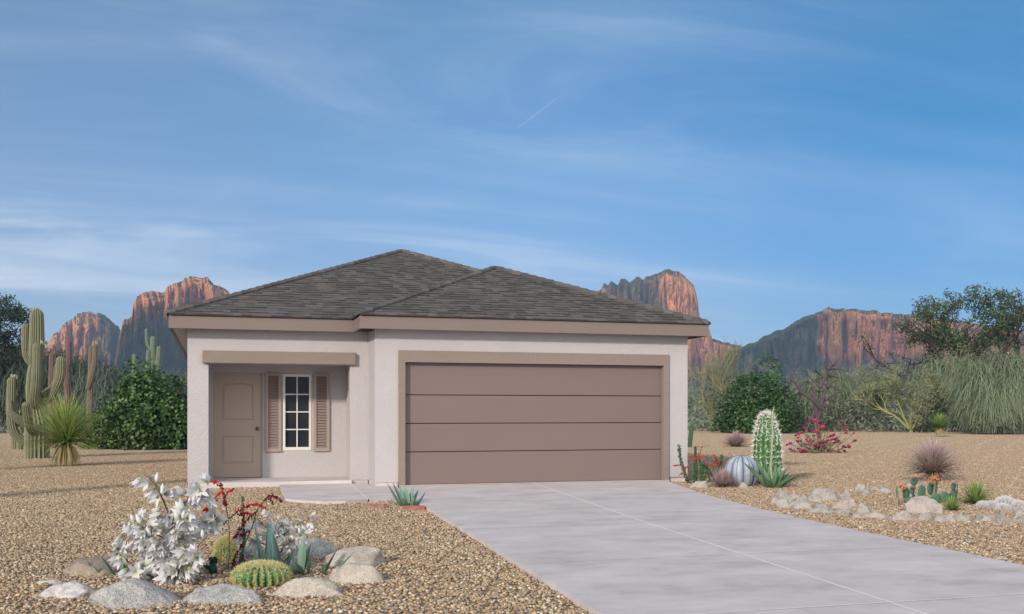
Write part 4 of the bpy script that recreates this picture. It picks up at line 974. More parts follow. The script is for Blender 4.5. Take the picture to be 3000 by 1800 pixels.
white_plant('tall white flowering yucca stalk behind the largest boulder', 900, 725, [
    ([(895, 735), (905, 620), (925, 480), (940, 380), (955, 300)], .022), ([(925, 470, 0), (900, 300, -.05), (850, 190, -.04), (800, 130, 0), (748, 82)], .008),
    ([(950, 350), (990, 260), (1040, 215), (1090, 190), (1140, 168)], .008), ([(900, 640), (850, 520, -.06), (800, 430, -D), (770, 370, -D), (735, 345, -D)], .008),
    ([(860, 690), (790, 600, .05), (720, 510, .05), (670, 460), (615, 430)], .008), ([(915, 560), (970, 460, .1), (1040, 400, D), (1090, 385, D), (1150, 360, D)], .008),
    ([(900, 700), (980, 620, -.1), (1050, 560, -D), (1110, 500, -D), (1165, 440, -D)], .008), ([(890, 720), (960, 690, -.12), (1020, 620, -.2), (1080, 590, -.2), (1130, 560, -.2)], .008),
    ([(880, 730), (800, 680, -.1), (720, 620, -.12), (660, 580, -.1), (610, 540, -.1)], .008), ([(890, 740), (920, 740, -.16), (960, 700, -.2), (1010, 650, -.2)], .007),
    ([(930, 480), (960, 400, -.15), (1010, 340, -.2), (1060, 290, -.2)], .007), ([(925, 500), (880, 440, -.15), (840, 400, -.22), (790, 330, -.2)], .007), ([(890, 735), (820, 720, -.15), (740, 670, -.15)], .007), ([(890, 745), (930, 760, -.22), (985, 720, -.25)], .006)], 100, 44, 7, 1.05, 120)
white_plant('smaller low white flowering yucca beside the agaves', 1550, 640, [
    ([(1560, 645), (1550, 560), (1545, 500), (1530, 440)], .012), ([(1545, 500), (1600, 440), (1650, 400), (1700, 370), (1760, 345)], .006), ([(1540, 470), (1500, 420), (1460, 380), (1420, 345), (1395, 350)], .006),
    ([(1550, 540), (1480, 500, -.05), (1430, 480, -.08), (1380, 440, -.1), (1350, 420, -.1)], .006), ([(1560, 560), (1620, 500, -.05), (1660, 470, -.06), (1720, 440, -.1)], .006),
    ([(1550, 600), (1470, 580, -.08), (1400, 570, -.1), (1360, 560, -.1)], .006), ([(1550, 620), (1600, 600), (1640, 550, .05), (1700, 490, .1)], .006), ([(1530, 440), (1540, 400), (1570, 375), (1600, 380)], .005)], 96, 24, 9, .82)

# ------------------------------------------------------------------ pink shrub and dead cholla
p, s, L = frame(*C5(1720, 925)); q = lambda x, y, d=0.: L(*C5(x, y), d); rs = np.random.RandomState(12)
o = empty('pink_flowering_shrub', p, 'low twiggy shrub covered in bright pink flowers', 'shrub')
ends = [(1620, 575), (1700, 590), (1760, 630), (1690, 650), (1560, 660), (1900, 650), (1960, 655), (2050, 705), (1520, 760), (1430, 825), (1950, 760), (2075, 845), (1960, 850), (1410, 885), (1460, 925), (1850, 730), (1810, 670), (1500, 880), (1560, 830), (1600, 740), (1640, 790), (1740, 760), (1660, 735), (1840, 790), (1700, 860), (1760, 915), (1620, 900), (1550, 900), (1900, 910), (1970, 915), (1800, 840), (1730, 700), (1790, 700), (1860, 860), (1600, 680), (1470, 790), (1550, 705), (2000, 745), (1680, 790), (1640, 860), (1590, 870), (1740, 830)]
g = G(); tipsP = []
for x, y in ends:
    dep = rs.uniform(-.5, .5); a = q(1720+(x-1720)*.12, 925); b = q(1720+(x-1720)*.6+rs.uniform(-20, 20), 925-(925-y)*.45, dep*.6); c = q(x, y, dep)
    P = smooth_path([a, b, c], 10); tube(g, P, np.linspace(.028, .010, len(P)), 5, (.20, .19, .12)); tipsP.append(c)
    for _ in range(3):
        i = rs.randint(3, len(P)-1); e = P[i]+Vector(rand_dirs(rs, 1)[0])*.28+Vector((0, 0, .14)); tube(g, [P[i], (P[i]+e)/2+Vector((0, 0, .04)), e], [.012, .010, .008], 4, (.20, .19, .12)); tipsP.append(e)
g.make('stem', M_wood, o)
fm = None
for t in tipsP[:100]:
    if t.z < .05: t = Vector((t.x, t.y, .06))
    if fm is None:
        g = G(); rr_ = np.random.RandomState(1); blades(g, [(0, 0, 0)]*6, np.arange(6)*1.05, .3, .9, .10, .085, (.36, .025, .09), (.60, .06, .17), segs=3, prof=lambda t: np.sin(np.pi*(.15+.7*t)), rs=rr_); blades(g, [(0, 0, .02)]*5, np.arange(5)*1.26, 1., 1.4, .07, .05, (.48, .03, .12), (.68, .10, .24), segs=2, prof=lambda t: 1-.5*t)
        fm = g.make('flower', M_petal, o); f_ = fm
    else: f_ = fm.copy(); C.objects.link(f_)
    f_.location = t; f_.rotation_euler = (rs.uniform(-.7, .7), rs.uniform(-.7, .7), rs.uniform(0, 6)); f_.scale = [rs.uniform(.5, .95)]*3

p, s, L = frame(*C7(955, 1285)); q = lambda x, y, d=0.: L(*C7(x, y), d); rs = np.random.RandomState(21)
o = empty('dead_cholla', p, 'bare purple grey branching cholla skeleton behind the pink shrub', 'tree')
SEG = [([(975, 1290), (972, 1180), (960, 1060), (950, 950)], 22, 13, 0), ([(975, 1190), (1012, 1090), (1030, 1010), (1055, 960)], 17, 11, .2), ([(1000, 1112), (930, 1045), (850, 990), (812, 925), (782, 895), (800, 835), (822, 788)], 15, 7, -.3), ([(785, 905), (748, 945), (705, 972)], 9, 5, -.5),
       ([(850, 992), (795, 1012), (738, 1040)], 10, 6, -.4), ([(832, 958), (878, 918), (906, 905)], 10, 6, -.1), ([(906, 905), (918, 932)], 7, 5, 0), ([(985, 985), (1022, 930), (1050, 862), (1064, 820), (1100, 792)], 14, 8, .3), ([(1064, 820), (1130, 818), (1202, 836)], 11, 6, .3), ([(1064, 820), (1030, 790)], 11, 8, .2),
       ([(1090, 795), (1060, 742), (1034, 700)], 8, 4, .1), ([(1100, 795), (1118, 770), (1132, 762)], 7, 4, .3), ([(1054, 866), (1122, 876), (1175, 886)], 8, 5, .5), ([(1020, 932), (1070, 940), (1112, 962)], 9, 6, .1), ([(1032, 1052), (1090, 1012), (1142, 988)], 10, 6, .3), ([(1000, 955), (935, 872), (910, 850)], 8, 5, .5), ([(1045, 955), (1085, 922), (1118, 905)], 9, 5, .2),
       ([(1055, 1040), (1080, 1060), (1102, 1074)], 10, 7, .1), ([(1020, 1085), (1045, 1080), (1060, 1100)], 9, 6, -.1), ([(940, 1290), (890, 1222), (832, 1152), (810, 1100), (812, 1068)], 17, 12, -.4), ([(832, 1172), (802, 1180), (780, 1187)], 9, 6, -.5), ([(886, 1206), (920, 1180), (950, 1148)], 12, 8, -.2), ([(812, 1112), (800, 1092), (784, 1084)], 9, 5, -.4),
       ([(890, 1000), (892, 960), (893, 935)], 9, 6, -.2), ([(990, 1140), (1040, 1000), (1070, 950)], 12, 8, .35), ([(960, 830), (1010, 860), (1030, 880)], 6, 5, .4), ([(740, 910), (760, 925)], 5, 4, -.4)]
for i, (pts, a, b, d) in enumerate(SEG):
    P = smooth_path([q(x, y, d*min(1, j)) for j, (x, y) in enumerate(pts)], 12); g = G()
    rr = np.linspace(a, b, len(P))*.4042*s*.95*(1+rs.uniform(-.14, .14, len(P))); tube(g, P, rr, 7, (.10, .072, .085))
    for _ in range(len(P)):
        c = P[rs.randint(len(P))]; d_ = Vector(rand_dirs(rs, 1)[0]); tube(g, [c, c+d_*.11], [.03, .012], 4, (.10, .072, .085))
    g.make('branch' if i else 'trunk', M_wood, o)

# ------------------------------------------------------------------ leafy bushes
def bush(name, label, px, by, hw, h, n, leaf, seed, cols, cat='bush', bare=None, lumps=46, depth=.8, group=None):
    p, s = at(px, by); Wd, Hh = hw*s, h*s; c0 = p+FW*Wd*depth*.7; o = empty(name, c0, label, cat, group); rs = np.random.RandomState(seed); g = G()
    cs = rand_dirs(rs, lumps); cs[:, 2] = abs(cs[:, 2])*1.; cs *= rs.uniform(.45, .84, (lumps, 1)); cs[:, 2] *= (1.12-.38*abs(cs[:, 0])**1.2)*(1+.16*np.sin(cs[:, 0]*7+seed)); rad = rs.uniform(.20, .36, lumps)
    cs = np.concatenate([cs, np.stack([rs.uniform(-.85, .85, 12), rs.uniform(-.7, .7, 12), rs.uniform(.02, .18, 12)], 1)]); rad = np.concatenate([rad, rs.uniform(.16, .26, 12)]); lumps += 12
    w = rad**2; w /= w.sum(); k = rs.choice(lumps, n, p=w); d = rand_dirs(rs, n); rr = rad[k]*rs.uniform(.55, 1.12, n)**.6
    P = cs[k]+d*rr[:, None]; P[:, 2] = np.where(P[:, 2] < .02, rs.uniform(.02, .22, n), P[:, 2])
    # stray shoots at the rim
    P = P[:, 0:1]*np.array(RT)*Wd+P[:, 1:2]*np.array(FW)*Wd*depth+P[:, 2:3]*np.array([0, 0, 1.])*Hh
    nrm = d[:, 0:1]*np.array(RT)+d[:, 1:2]*np.array(FW)+d[:, 2:3]*np.array([0, 0, 1.])+rand_dirs(rs, n)*.75+np.array([0, 0, .3]); nrm /= np.linalg.norm(nrm, axis=1, keepdims=True)
    col = np.array(cols)[rs.randint(0, len(cols), n)]*(rs.uniform(.8, 1.2, lumps)[k])[:, None]
    leaves(g, P, nrm, leaf, leaf*.72, col, rs, .3)
    for _ in range(60):
        a = rs.uniform(-.95, .95); v = rs.uniform(0, 1); q0 = RT*a*Wd*.8+Vector((0, 0, Hh*math.sqrt(max(0, 1-a*a))*.85))+FW*rs.uniform(-.3, .3)*Wd
        q1 = q0+Vector((rs.uniform(-.2, .2), 0, rs.uniform(.15, .4)))*Hh*.35; m_ = 7; pt = np.array([(q0.lerp(q1, t_))[:] for t_ in np.linspace(0, 1, m_)])
        leaves(g, pt+rand_dirs(rs, m_)*leaf*.5, rand_dirs(rs, m_), leaf, leaf*.7, cols[0], rs, .3)
    g.make('foliage', M_leaf, o); g = G()
    for _ in range(14):
        e = RT*rs.uniform(-.7, .7)*Wd+FW*rs.uniform(-.5, .5)*Wd*depth+Vector((0, 0, Hh*rs.uniform(.45, .8))); tube(g, smooth_path([Vector((0, 0, 0)), e*.4+Vector((0, 0, .15*Hh)), e], 8), np.linspace(.05, .015, 9)[:9] if 0 else .03, 5, (.12, .085, .06))
    g.make('stem', M_wood, o); return o
M_leaf = mat('glossy leaves', rough=.42, noise_amt=.1, noise_scale=2, spec=.4, translucent=.22)
bush('leafy_bush', 'dense dark green broad leaved bush left of the house', 425, 1320, 230, 232, 17000, .145, 3, [(.045, .10, .02), (.07, .14, .03), (.10, .18, .05), (.03, .075, .02)], group='round leafy bushes')
bush('leafy_bush', 'round dark green bush right of the house behind the cactus bed', 2237, 1272, 140, 192, 15000, .17, 6, [(.03, .085, .018), (.05, .12, .025), (.07, .15, .03), (.022, .06, .015)], group='round leafy bushes')

# ------------------------------------------------------------------ trees
def grow(rs, P0, d, L_, r, depth, out, tips, split=(2, 3), shrink=.74, spread=.55, up=.12, wig=.18, rs_r=.66, minr=.008):
    n = 5; P = [P0]; dd = d.normalized()
    for i in range(n):
        dd = (dd+Vector(rand_dirs(rs, 1)[0])*wig+Vector((0, 0, up))).normalized(); P.append(P[-1]+dd*L_/n)
    out.append((P, np.linspace(r, max(minr, r*.72), n+1), depth))
    if depth == 0: tips.append((P[-1], dd, P)); return
    for k in range(rs.randint(split[0], split[1]+1)):
        i = n if k == 0 else rs.randint(2, n+1)
        v = Vector(rand_dirs(rs, 1)[0]); v = (v-dd*v.dot(dd)).normalized(); nd = (dd*math.cos(spread)+v*math.sin(spread*rs.uniform(.6, 1.3))).normalized()
        grow(rs, P[i], nd, L_*shrink*rs.uniform(.8, 1.15), max(minr, r*rs_r), depth-1, out, tips, split, shrink, spread, up, wig, rs_r, minr)
def tree(name, label, px, by, seed, height, depth=5, n0=4, lean=.6, tw=.14, bark=(.13, .10, .08), leafc=((.09, .13, .06),), leaf=.2, per=8, shape='oval', lw=.3, droop=0, dl=0., cat='tree', group=None, spreadx=1., twigcol=None, trunk=.25, spread=.55, minr=.01, up=.12, dw=.02, off=0., split=(2, 3), leafspread=.35, low=1.0, crown=None):
    """height in metres; a bare or leafy tree grown by forking limbs, with optional hanging strands"""
    p, s = at(px, by); d_ = F*EYE/(by-HOR); p = p*(1+off/d_); o = empty(name, p, label, cat, group); rs = np.random.RandomState(seed); out = []; tips = []
    Lb = height*.30
    for k in range(n0):
        a = 2*math.pi*(k+rs.uniform(-.3, .3))/n0; v = (RT*math.cos(a)*spreadx+FW*math.sin(a)); grow(rs, Vector((v.x*.1, v.y*.1, height*trunk*(.4 if n0 > 3 else 1))), (v*lean+Vector((0, 0, 1))), Lb*rs.uniform(.65, 1.2), tw, depth, out, tips, split, .76, spread, up, .16, .66, minr)
    top = max(t[0].z for t in tips); sc_ = height/top if not droop else height/top
    for i, (P, r, d_) in enumerate(out): out[i] = ([q*sc_ for q in P], r, d_)
    tips = [(a*sc_, b, [q*sc_ for q in P]) for a, b, P in tips]
    g = G(); st = out[0][0][0]
    if trunk > .02: tube(g, [Vector((0, 0, -.05)), Vector((.05, 0, st.z*.5)), Vector((0, 0, max(o_[0][0].z for o_ in out[:1])+.02))], [tw*1.5, tw*1.25, tw*1.1], 8, bark)
    for P, r, d_ in out:
        if d_ >= 2: tube(g, P, r, 6, bark)
    g.make('trunk', M_wood, o, smooth=True)
    g = G(); tc_ = twigcol or bark
    for P, r, d_ in out:
        if d_ < 2: tube(g, P, r, 3, np.array(tc_)*rs.uniform(.8, 1.2), closed_top=False)
    T_ = np.array([t[0][:] for t in tips]); lc = np.array(leafc)
    if per:
        n = len(tips)*per; k = np.repeat(np.arange(len(tips)), per); pt = T_[k]+rand_dirs(rs, n)*rs.uniform(.05, leafspread*1.2, (n, 1)); leaves(g, pt, rand_dirs(rs, n), leaf, leaf*lw, lc[rs.randint(0, len(lc), n)]*rs.uniform(.8, 1.2, len(tips))[k][:, None], rs, .25, shape)
    if crown:
        cx_, cz_, rx_, ry_, rz_, nl_, per_ = crown; cd = rand_dirs(rs, nl_)*rs.uniform(.25, 1., (nl_, 1))**.55; Tt = T_
        for c_ in cd:
            c = RT*c_[0]*rx_+RT*cx_+FW*c_[1]*ry_+Vector((0, 0, cz_+c_[2]*rz_)); nd_ = Vector(Tt[np.argmin(((Tt-np.array(c))**2).sum(1))]); tube(g, smooth_path([nd_, (nd_+c)/2-Vector((0, 0, .15)), c], 4), .03, 3, bark, closed_top=False)
            rr_ = rs.uniform(.45, .95); n = int(per_*rr_**2); dd = rand_dirs(rs, n)*(rs.uniform(.1, 1.15, (n, 1))**.6)*rr_; pt = np.array(c)+dd*np.array([1, 1, .8])
            leaves(g, pt, rand_dirs(rs, n), leaf, leaf*lw, lc[rs.randint(0, len(lc), n)]*rs.uniform(.8, 1.2), rs, .25, shape)
    if droop:
        sp_ = [(t[0], t[1]) for t in tips]
        for P, r, d_ in out:
            if d_ <= 2: sp_ += [(P[i_], (P[i_]-P[i_-1]).normalized()) for i_ in range(2, len(P), 2) if P[i_].z > low]
        tips = sp_; T_ = np.array([t[0][:] for t in tips])
        n = len(tips)*droop; k = np.repeat(np.arange(len(tips)), droop); D_ = np.array([t[1][:] for t in tips])[k]; az = np.arctan2(D_[:, 1], D_[:, 0])+rs.uniform(-1.8, 1.8, n)
        c = lc[rs.randint(0, len(lc), n)]; ee = rs.uniform(-.4, .9, n); LL = np.minimum(dl*rs.uniform(.5, 1.15, n), T_[k][:, 2]*.95+.4)
        blades(g, T_[k]+rand_dirs(rs, n)*rs.uniform(.1, .9, (n, 1)), az, ee, rs.uniform(-1.57, -1.15, n), LL, dw, c*.9, c*1.15, segs=6, rs=rs, jit=.25, power=.55, prof=lambda t: .9-.4*t)
        # fine leaflets along the strands
        m = 8; kk = np.repeat(np.arange(n), m); u = np.tile(np.linspace(.2, .95, m), n); hx = np.cos(az[kk])*LL[kk]*.30*np.minimum(1, u*2.2); hy = np.sin(az[kk])*LL[kk]*.30*np.minimum(1, u*2.2)
        pt = T_[k][kk]+np.stack([hx, hy, .12*LL[kk]-LL[kk]*.85*u**1.3], 1)+rand_dirs(rs, n*m)*.12; pt[:, 2] = np.maximum(pt[:, 2], .05)
        leaves(g, pt, rand_dirs(rs, n*m), .24, .05, c[kk], rs, .25, 'd')
    g.make('crown', M_leaf2, o); return o
M_leaf2 = mat('dusty leaves', rough=.7, noise_amt=.12, noise_scale=1.5, spec=.15, translucent=.2)
GT = 'desert trees closing the yard'
WG = ((.21, .27, .16), (.26, .31, .20), (.18, .23, .14)); YB_ = (.30, .30, .13)
BGR = ((.13, .17, .13), (.10, .14, .11), (.17, .20, .15))
# right side
tree('palo_verde_tree', 'bare yellow green palo verde between house corner and round bush', 2095, 1268, 31, 5.6, 5, 3, .75, .05, (.22, .22, .11), ((.20, .22, .10),), .12, 2, 'd', .25, group=GT, twigcol=(.25, .25, .13), trunk=.02, minr=.016, spread=.6, cat='tree')
tree('palo_verde_tree', 'tall sparse palo verde top showing beside the roof corner', 2150, 1262, 32, 7.4, 6, 4, .55, .10, (.22, .22, .12), ((.17, .20, .12),), .12, 2, 'd', .25, group=GT, twigcol=(.22, .23, .15), trunk=.1, minr=.015, off=8, spread=.5)
tree('weeping_tree', 'small weeping green tree behind the bare purple cholla', 2400, 1266, 33, 4.2, 4, 5, .9, .10, (.14, .13, .08), WG, droop=4, per=0, dl=1.9, group=GT, minr=.012, trunk=.3, off=4, dw=.035)
tree('palo_verde_tree', 'wide yellow stemmed palo verde left of the small round yucca', 2668, 1268, 34, 5.7, 6, 6, 1.0, .095, YB_, ((.18, .21, .10), (.22, .25, .13), (.28, .31, .21)), .26, 9, 'd', .16, group=GT, twigcol=(.36, .36, .18), trunk=.12, minr=.017, spread=.55, up=.06)
tree('weeping_tree', 'hazy weeping tree filling the gap behind the wide palo verde', 2560, 1262, 35, 4.7, 4, 6, 1.2, .10, (.15, .14, .09), ((.17, .20, .12), (.20, .23, .15)), droop=4, per=0, dl=1.9, group=GT, minr=.012, trunk=.3, off=10, dw=.035)
tree('weeping_tree', 'full grey green weeping tree at the right edge of the picture', 2925, 1276, 36, 5.0, 4, 7, 1.2, .14, (.13, .12, .08), WG, droop=8, per=0, dl=2.3, low=.3, group=GT, minr=.012, trunk=.3, off=2, dw=.026)
tree('weeping_tree', 'weeping tree between the small yucca and the right edge tree', 2800, 1270, 37, 4.8, 4, 6, 1.2, .12, (.13, .12, .08), WG, droop=5, per=0, dl=2.2, group=GT, minr=.012, trunk=.3, off=6, dw=.04)
tree('leafy_tree', 'big rounded dark leaved tree with bare limbs at upper right', 2850, 1266, 38, 10.2, 4, 5, 1.15, .22, (.055, .042, .036), ((.05, .08, .035), (.08, .115, .05), (.11, .15, .075)), .27, 8, 'oval', .34, group=GT, trunk=.42, minr=.02, off=9, spread=.66, up=.0, spreadx=1.4, leafspread=.8, crown=(-.4, 7.7, 5.2, 3.4, 2.9, 105, 190))
for px_, sd_, h_, off_, lab_ in ((2310, 61, 4.4, 6, 'pale feathery tree behind the round green bush'), (2475, 62, 4.9, 8, 'pale feathery tree between purple cholla and wide palo verde'), (2610, 63, 5.3, 12, 'hazy feathery tree directly behind the wide palo verde'), (2745, 64, 5.4, 7, 'feathery tree right of the wide palo verde crown'), (2870, 65, 5.2, 12, 'feathery tree standing behind the right edge weeping tree'), (2050, 66, 5.0, 12, 'hazy feathery tree close to the right house corner')):
    tree('feathery_tree', lab_, px_, 1264, sd_, h_, 5, 5, 1.0, .07, (.17, .16, .11), ((.22, .26, .18), (.26, .30, .21), (.17, .21, .15)), .34, 12, 'd', .13, group=GT, trunk=.05, minr=.012, off=off_, spread=.6, up=.05, spreadx=1.2, leafspread=.7)
# left side
tree('leafy_tree', 'dark needle leaved tree cut by the left picture edge', -40, 1275, 41, 8.4, 4, 4, .8, .22, (.08, .065, .055), ((.035, .07, .045), (.05, .09, .055)), .3, 8, 'oval', .22, group=GT, trunk=.35, minr=.02, off=4, leafspread=.7, crown=(.3, 6.6, 2.6, 2.4, 2.0, 50, 190))
tree('weeping_tree', 'blue green weeping tree behind the tallest saguaro', 70, 1275, 42, 5.2, 4, 6, 1.1, .12, (.13, .12, .09), BGR, droop=5, per=0, dl=2.3, group=GT, minr=.012, trunk=.3, off=6, dw=.04)
tree('weeping_tree', 'blue green weeping tree behind the yucca and reddish saguaros', 270, 1272, 43, 4.6, 4, 6, 1.2, .12, (.13, .12, .09), BGR, droop=5, per=0, dl=2.0, group=GT, minr=.012, trunk=.3, off=4, dw=.04)
tree('weeping_tree', 'low hazy weeping tree seen above the left bush', 400, 1270, 44, 4.2, 4, 6, 1.2, .12, (.13, .12, .10), BGR, droop=4, per=0, dl=2.0, group=GT, minr=.012, trunk=.3, off=8, dw=.035)
tree('weeping_tree', 'hazy weeping tree next to the left house wall', 530, 1270, 45, 4.2, 4, 6, 1.2, .12, (.14, .13, .12), BGR, droop=4, per=0, dl=2.0, group=GT, minr=.012, trunk=.3, off=14, dw=.035)

# ------------------------------------------------------------------ mountains
def rockmount(new, l, tc, colour, bs):
    geo = new('ShaderNodeNewGeometry'); sp = new('ShaderNodeSeparateXYZ'); l.new(geo.outputs['Normal'], sp.inputs[0])
    mp = new('ShaderNodeMapping'); mp.inputs['Scale'].default_value = (1, 1, .75); l.new(tc.outputs['Object'], mp.inputs[0])
    nz = new('ShaderNodeTexNoise', i_Scale=.14, i_Detail=9., i_Roughness=.65, i_Distortion=.6); l.new(mp.outputs[0], nz.inputs['Vector'])
    r = ramp(new, [(.28, (.17, .08, .045)), (.42, (.44, .19, .09)), (.54, (.70, .31, .13)), (.66, (.30, .19, .11)), (.80, (.50, .27, .15))]); l.new(nz.outputs[0], r.inputs[0])
    n2 = new('ShaderNodeTexNoise', i_Scale=.11, i_Detail=8., i_Roughness=.75); l.new(tc.outputs['Object'], n2.inputs['Vector'])
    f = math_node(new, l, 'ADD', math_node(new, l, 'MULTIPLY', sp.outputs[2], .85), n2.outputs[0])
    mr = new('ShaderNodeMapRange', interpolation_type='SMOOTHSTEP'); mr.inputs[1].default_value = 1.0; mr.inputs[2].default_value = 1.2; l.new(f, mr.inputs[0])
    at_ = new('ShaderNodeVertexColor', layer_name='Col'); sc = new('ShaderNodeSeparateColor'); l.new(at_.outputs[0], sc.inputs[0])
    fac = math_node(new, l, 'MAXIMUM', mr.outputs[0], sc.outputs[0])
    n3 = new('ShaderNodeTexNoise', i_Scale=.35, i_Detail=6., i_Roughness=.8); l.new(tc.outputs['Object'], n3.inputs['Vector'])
    gr = ramp(new, [(.35, (.018, .032, .022)), (.52, (.045, .062, .038)), (.68, (.12, .095, .06))]); l.new(n3.outputs[0], gr.inputs[0])  # scrub green, also the tone of the painted shade
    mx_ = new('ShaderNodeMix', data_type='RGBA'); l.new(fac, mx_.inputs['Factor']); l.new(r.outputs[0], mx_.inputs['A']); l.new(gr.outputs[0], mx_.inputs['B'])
    b2 = new('ShaderNodeTexNoise', i_Scale=.3, i_Detail=10., i_Roughness=.7); l.new(mp.outputs[0], b2.inputs['Vector'])
    bp = new('ShaderNodeBump', i_Strength=1., i_Distance=2.2); l.new(b2.outputs[0], bp.inputs['Height']); l.new(bp.outputs[0], bs.inputs['Normal'])
    return mx_.outputs['Result']
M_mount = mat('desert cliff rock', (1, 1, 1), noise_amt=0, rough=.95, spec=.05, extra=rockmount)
def mountain(name, label, sky, dist, seed, foot=.5, cliff=.35, flute=5., step=3.0, green=None, back=260., talus=.34, rough=1., spires=0., ff=.028, gv=.42, gs=2.2):
    """sky: (photo x, photo y) of the skyline; a solid ridge of that outline standing dist metres off"""
    sky = np.array(sky, float); xs = np.arange(sky[0, 0], sky[-1, 0]+1, step); ys = np.interp(xs, sky[:, 0], sky[:, 1])
    prof = [(0, 0.), (.12, .04), (.35, .14), (.52, talus*.75), (.62, talus), (.68, talus+.12), (.74, .66), (.80, .84), (.87, .94), (1., 1.)]
    m = 84; t = np.linspace(0, 1, m); PU = np.array([a for a, _ in prof]); PV = np.array([b for _, b in prof])
    # spread the rows evenly along the profile's length
    ll = np.concatenate(([0], np.cumsum(np.hypot(np.diff(PU)*1.0, np.diff(PV)*1.6)))); ll /= ll[-1]; uu = np.interp(t, ll, PU); vv = np.interp(t, ll, PV)
    D0 = dist*foot; off = Vector((seed*13.7, seed*5.1, 0)); V = []; K = []; n = len(xs)
    for i, (x, y) in enumerate(zip(xs, ys)):
        z1 = EYE+(HOR-y)/F*dist; th = (x-1500)/F; dirv = FW+RT*th
        zj = (noise.fractal(Vector((x*.035, seed, 0)), .8, 2.1, 5)*2.2+noise.noise(Vector((x*.25, seed, 2)))*1.2)*rough*dist/900
        z1 = max(4, z1+zj); edge = min(1, min(i, n-1-i)*step/26.)
        for j in range(m):
            d = D0+(dist-D0)*uu[j]; z = z1*vv[j]
            q = dirv*d; c = Vector((q.x, q.y, z*.35))
            w = min(1, max(0, (vv[j]-.04)*4))*min(1, (1-vv[j])*6+.12)
            a = 1-abs(noise.fractal(Vector((x*ff, z*.008, seed*3.)), .9, 2.2, 4))*2
            b = noise.fractal(c*.05+off, .8, 2.1, 5); cc = 1-abs(noise.noise(Vector((x*.16, z*.02, seed*7.))))*2
            dd = (a*flute*1.6+b*14*rough+cc*flute*.16)*w
            q = dirv*(d+dd); zz = z+noise.fractal(c*.11+off, .8, 2.1, 3)*2.2*rough*w*(1 if vv[j] < .97 else .2)
            V.append((q.x, q.y, zz-(0 if j else 2))); scrub_shade = 0.
            if green is not None: scrub_shade = float(np.clip(np.interp(x, green[0], green[1])+b*.25, 0, 1))
            scrub_shade = float(np.clip(scrub_shade+max(0, gv-vv[j])*gs+b*.3*(vv[j] < .6), 0, 1))  # scrub on the slopes, plus painted shade on dome, massif and butte
            K.append((scrub_shade, 0, 0))
        for bk, zf in ((back*.3, .8), (back*.65, .4), (back, 0.)):
            q = dirv*(dist+bk); V.append((q.x, q.y, z1*zf-(2 if zf == 0 else 0))); K.append((K[-1][0], 0, 0))
    mm = m+3; i = np.arange(n-1)[:, None]*mm; j = np.arange(mm-1)[None]; g = G()
    g.add(V, np.stack([i+j, i+mm+j, i+mm+j+1, i+j+1], -1).reshape(-1, 4), K)
    for c_ in (0, (n-1)*mm): g.add(V[c_:c_+mm], [tuple(range(mm)) if c_ == 0 else tuple(range(mm))[::-1]], K[c_])
    o = g.make(name, M_mount, smooth=False); tag(o, label, kind='structure'); return o
k_ = 1.2131
def dk(pts): return [(x*k_, y*k_) for x, y in pts]
mountain('mountain', 'orange sunlit rounded rock dome at far left', dk([(-160, 900), (-110, 845), (-60, 822), (0, 815), (40, 835), (95, 850), (118, 829), (128, 806), (142, 804), (150, 786), (168, 774), (188, 758), (218, 752), (240, 757), (262, 768), (285, 790), (320, 850), (360, 960)]), 1100, 1, flute=14, ff=.02, rough=1.1, foot=.85, back=200, green=([-200, 215*k_, 250*k_, 360*k_], [0, 0, .95, .95]), gs=3.)  # green mask paints the shade on the dome's right side
mountain('mountain', 'tall craggy red rock massif left of the roof', dk([(262, 960), (285, 830), (297, 775), (318, 762), (322, 730), (332, 714), (350, 705), (375, 702), (398, 706), (405, 692), (435, 680), (450, 671), (480, 666), (503, 671), (517, 690), (545, 697), (558, 712), (568, 740), (590, 790), (620, 800), (700, 860), (800, 930), (840, 980)]), 850, 2, gv=.86, gs=5., flute=20, rough=1., ff=.02, foot=.82, back=150)  # gv and gs paint the shade on the massif's lower cliffs
mountain('mountain', 'tall fluted red butte behind the right of the roof', dk([(1380, 960), (1420, 760), (1440, 706), (1452, 700), (1458, 682), (1468, 690), (1476, 679), (1490, 688), (1500, 672), (1512, 676), (1520, 682), (1540, 668), (1552, 678), (1562, 667), (1572, 668), (1590, 657), (1612, 652), (1640, 657), (1660, 672), (1676, 690), (1684, 720), (1690, 770), (1712, 795), (1720, 818), (1745, 826), (1790, 836), (1830, 870), (1870, 950)]), 1050, 3, gs=3., flute=12, ff=.04, foot=.8, green=([1420*k_, 1450*k_, 1475*k_, 1590*k_, 1608*k_, 2400], [.3, .2, .85, .75, 0, 0]), rough=.6)  # green mask paints the shade on the butte's left side
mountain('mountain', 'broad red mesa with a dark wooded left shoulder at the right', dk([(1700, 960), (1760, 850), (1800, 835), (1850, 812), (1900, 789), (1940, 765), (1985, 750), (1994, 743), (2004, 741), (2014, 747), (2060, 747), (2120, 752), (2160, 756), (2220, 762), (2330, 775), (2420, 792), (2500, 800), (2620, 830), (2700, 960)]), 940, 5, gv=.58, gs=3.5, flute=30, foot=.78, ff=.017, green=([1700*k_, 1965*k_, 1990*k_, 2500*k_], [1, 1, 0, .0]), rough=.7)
mountain('mountain', 'low shaded ridge hidden behind the house', dk([(560, 960), (700, 850), (900, 800), (1200, 790), (1400, 820), (1520, 960)]), 1150, 6, flute=7)
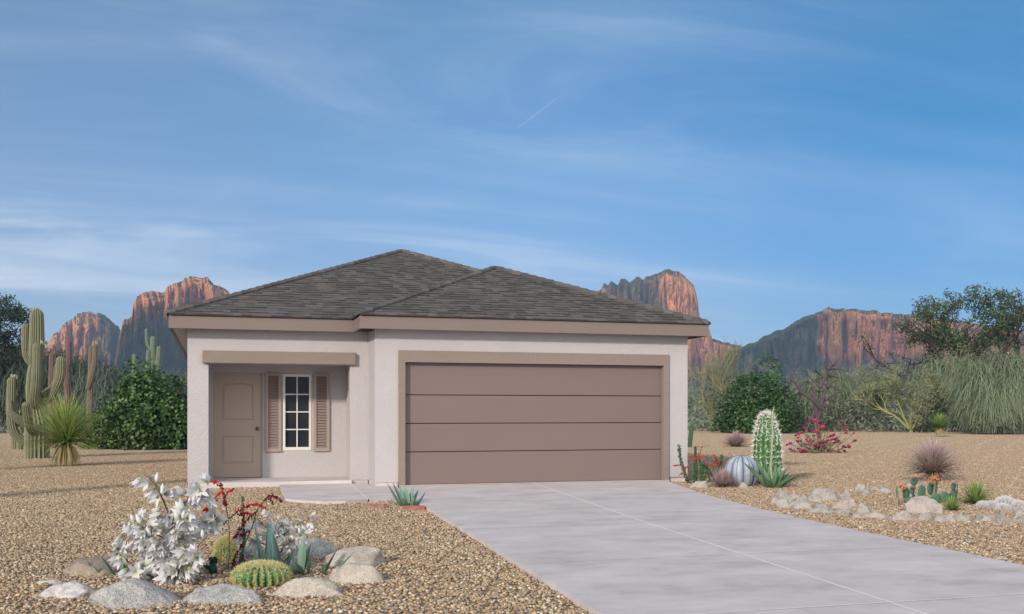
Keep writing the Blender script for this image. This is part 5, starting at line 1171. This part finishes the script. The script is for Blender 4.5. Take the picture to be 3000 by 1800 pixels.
# unseen ridge added off to the left to cast shade on the massif
def shade_ridge():
    g = G(); n = 60; m = 30; V = []; c = Vector((-206, 714)); ax = Vector((.643, -.766)).normalized(); nx_ = Vector((ax.y, -ax.x))
    for i in range(n):
        for j in range(m):
            a = (i/(n-1)-.5)*2; b = (j/(m-1)-.5)*2; h = max(0, 1-abs(a)**5)*max(0, 1-abs(b)**3)
            q = c+ax*a*72+nx_*b*36; z = h*170*(1+.06*noise.fractal(Vector((q.x*.012, q.y*.012, 3)), .8, 2.1, 5)); V.append((q.x, q.y, z-2))
    i = np.arange(n-1)[:, None]*m; j = np.arange(m-1)[None]; g.add(V, np.stack([i+j, i+m+j, i+m+j+1, i+j+1], -1).reshape(-1, 4), (0, 0, 0))
    tag(g.make('mountain', M_mount), 'unseen ridge added beyond the left edge to shade the cliffs', kind='structure')
shade_ridge()

# the low scrub that closes the far side of the gravel
def scrub():
    rs = np.random.RandomState(77); g = G(); n = 52000; a = rs.uniform(-17, 50, n); a = np.radians(a); d = rs.uniform(0, 1, n)**1.3*38+70
    u = a*60; hgt = 1.5+.7*np.sin(u*.9)+.5*np.sin(u*2.3+1)+.35*np.sin(u*5.1+d*.3); z = rs.uniform(0, 1, n)**1.2*np.maximum(.5, hgt)
    P = np.stack([np.sin(a)*d, np.cos(a)*d, z+.05], 1); cols = np.array([(.21, .25, .17), (.26, .30, .20), (.31, .33, .24), (.16, .20, .14)])
    nr = rand_dirs(rs, n); leaves(g, P, nr, .42, .10, cols[rs.randint(0, 4, n)], rs, .3, 'd')
    tag(g.make('scrub', M_leaf2), 'low grey green desert scrub along the far edge of the gravel', 'scrub', kind='stuff')
scrub()

# pale air: far things fade towards blue
hz = bpy.data.materials.new('haze air'); hz.use_nodes = True; n_, l_, new_ = nodes_of(hz.node_tree); n_.clear()
ho = new_('ShaderNodeOutputMaterial'); pv = new_('ShaderNodeVolumePrincipled'); pv.inputs['Color'].default_value = (.55, .76, 1.0, 1); pv.inputs['Density'].default_value = .0003; pv.inputs['Anisotropy'].default_value = .0
l_.new(pv.outputs[0], ho.inputs['Volume'])
g = G(); box(g, -520, 1450, -40, 1480, -1.5, 178); hb = g.make('haze', hz); tag(hb, 'thin blue desert haze over the valley', 'haze', kind='stuff')
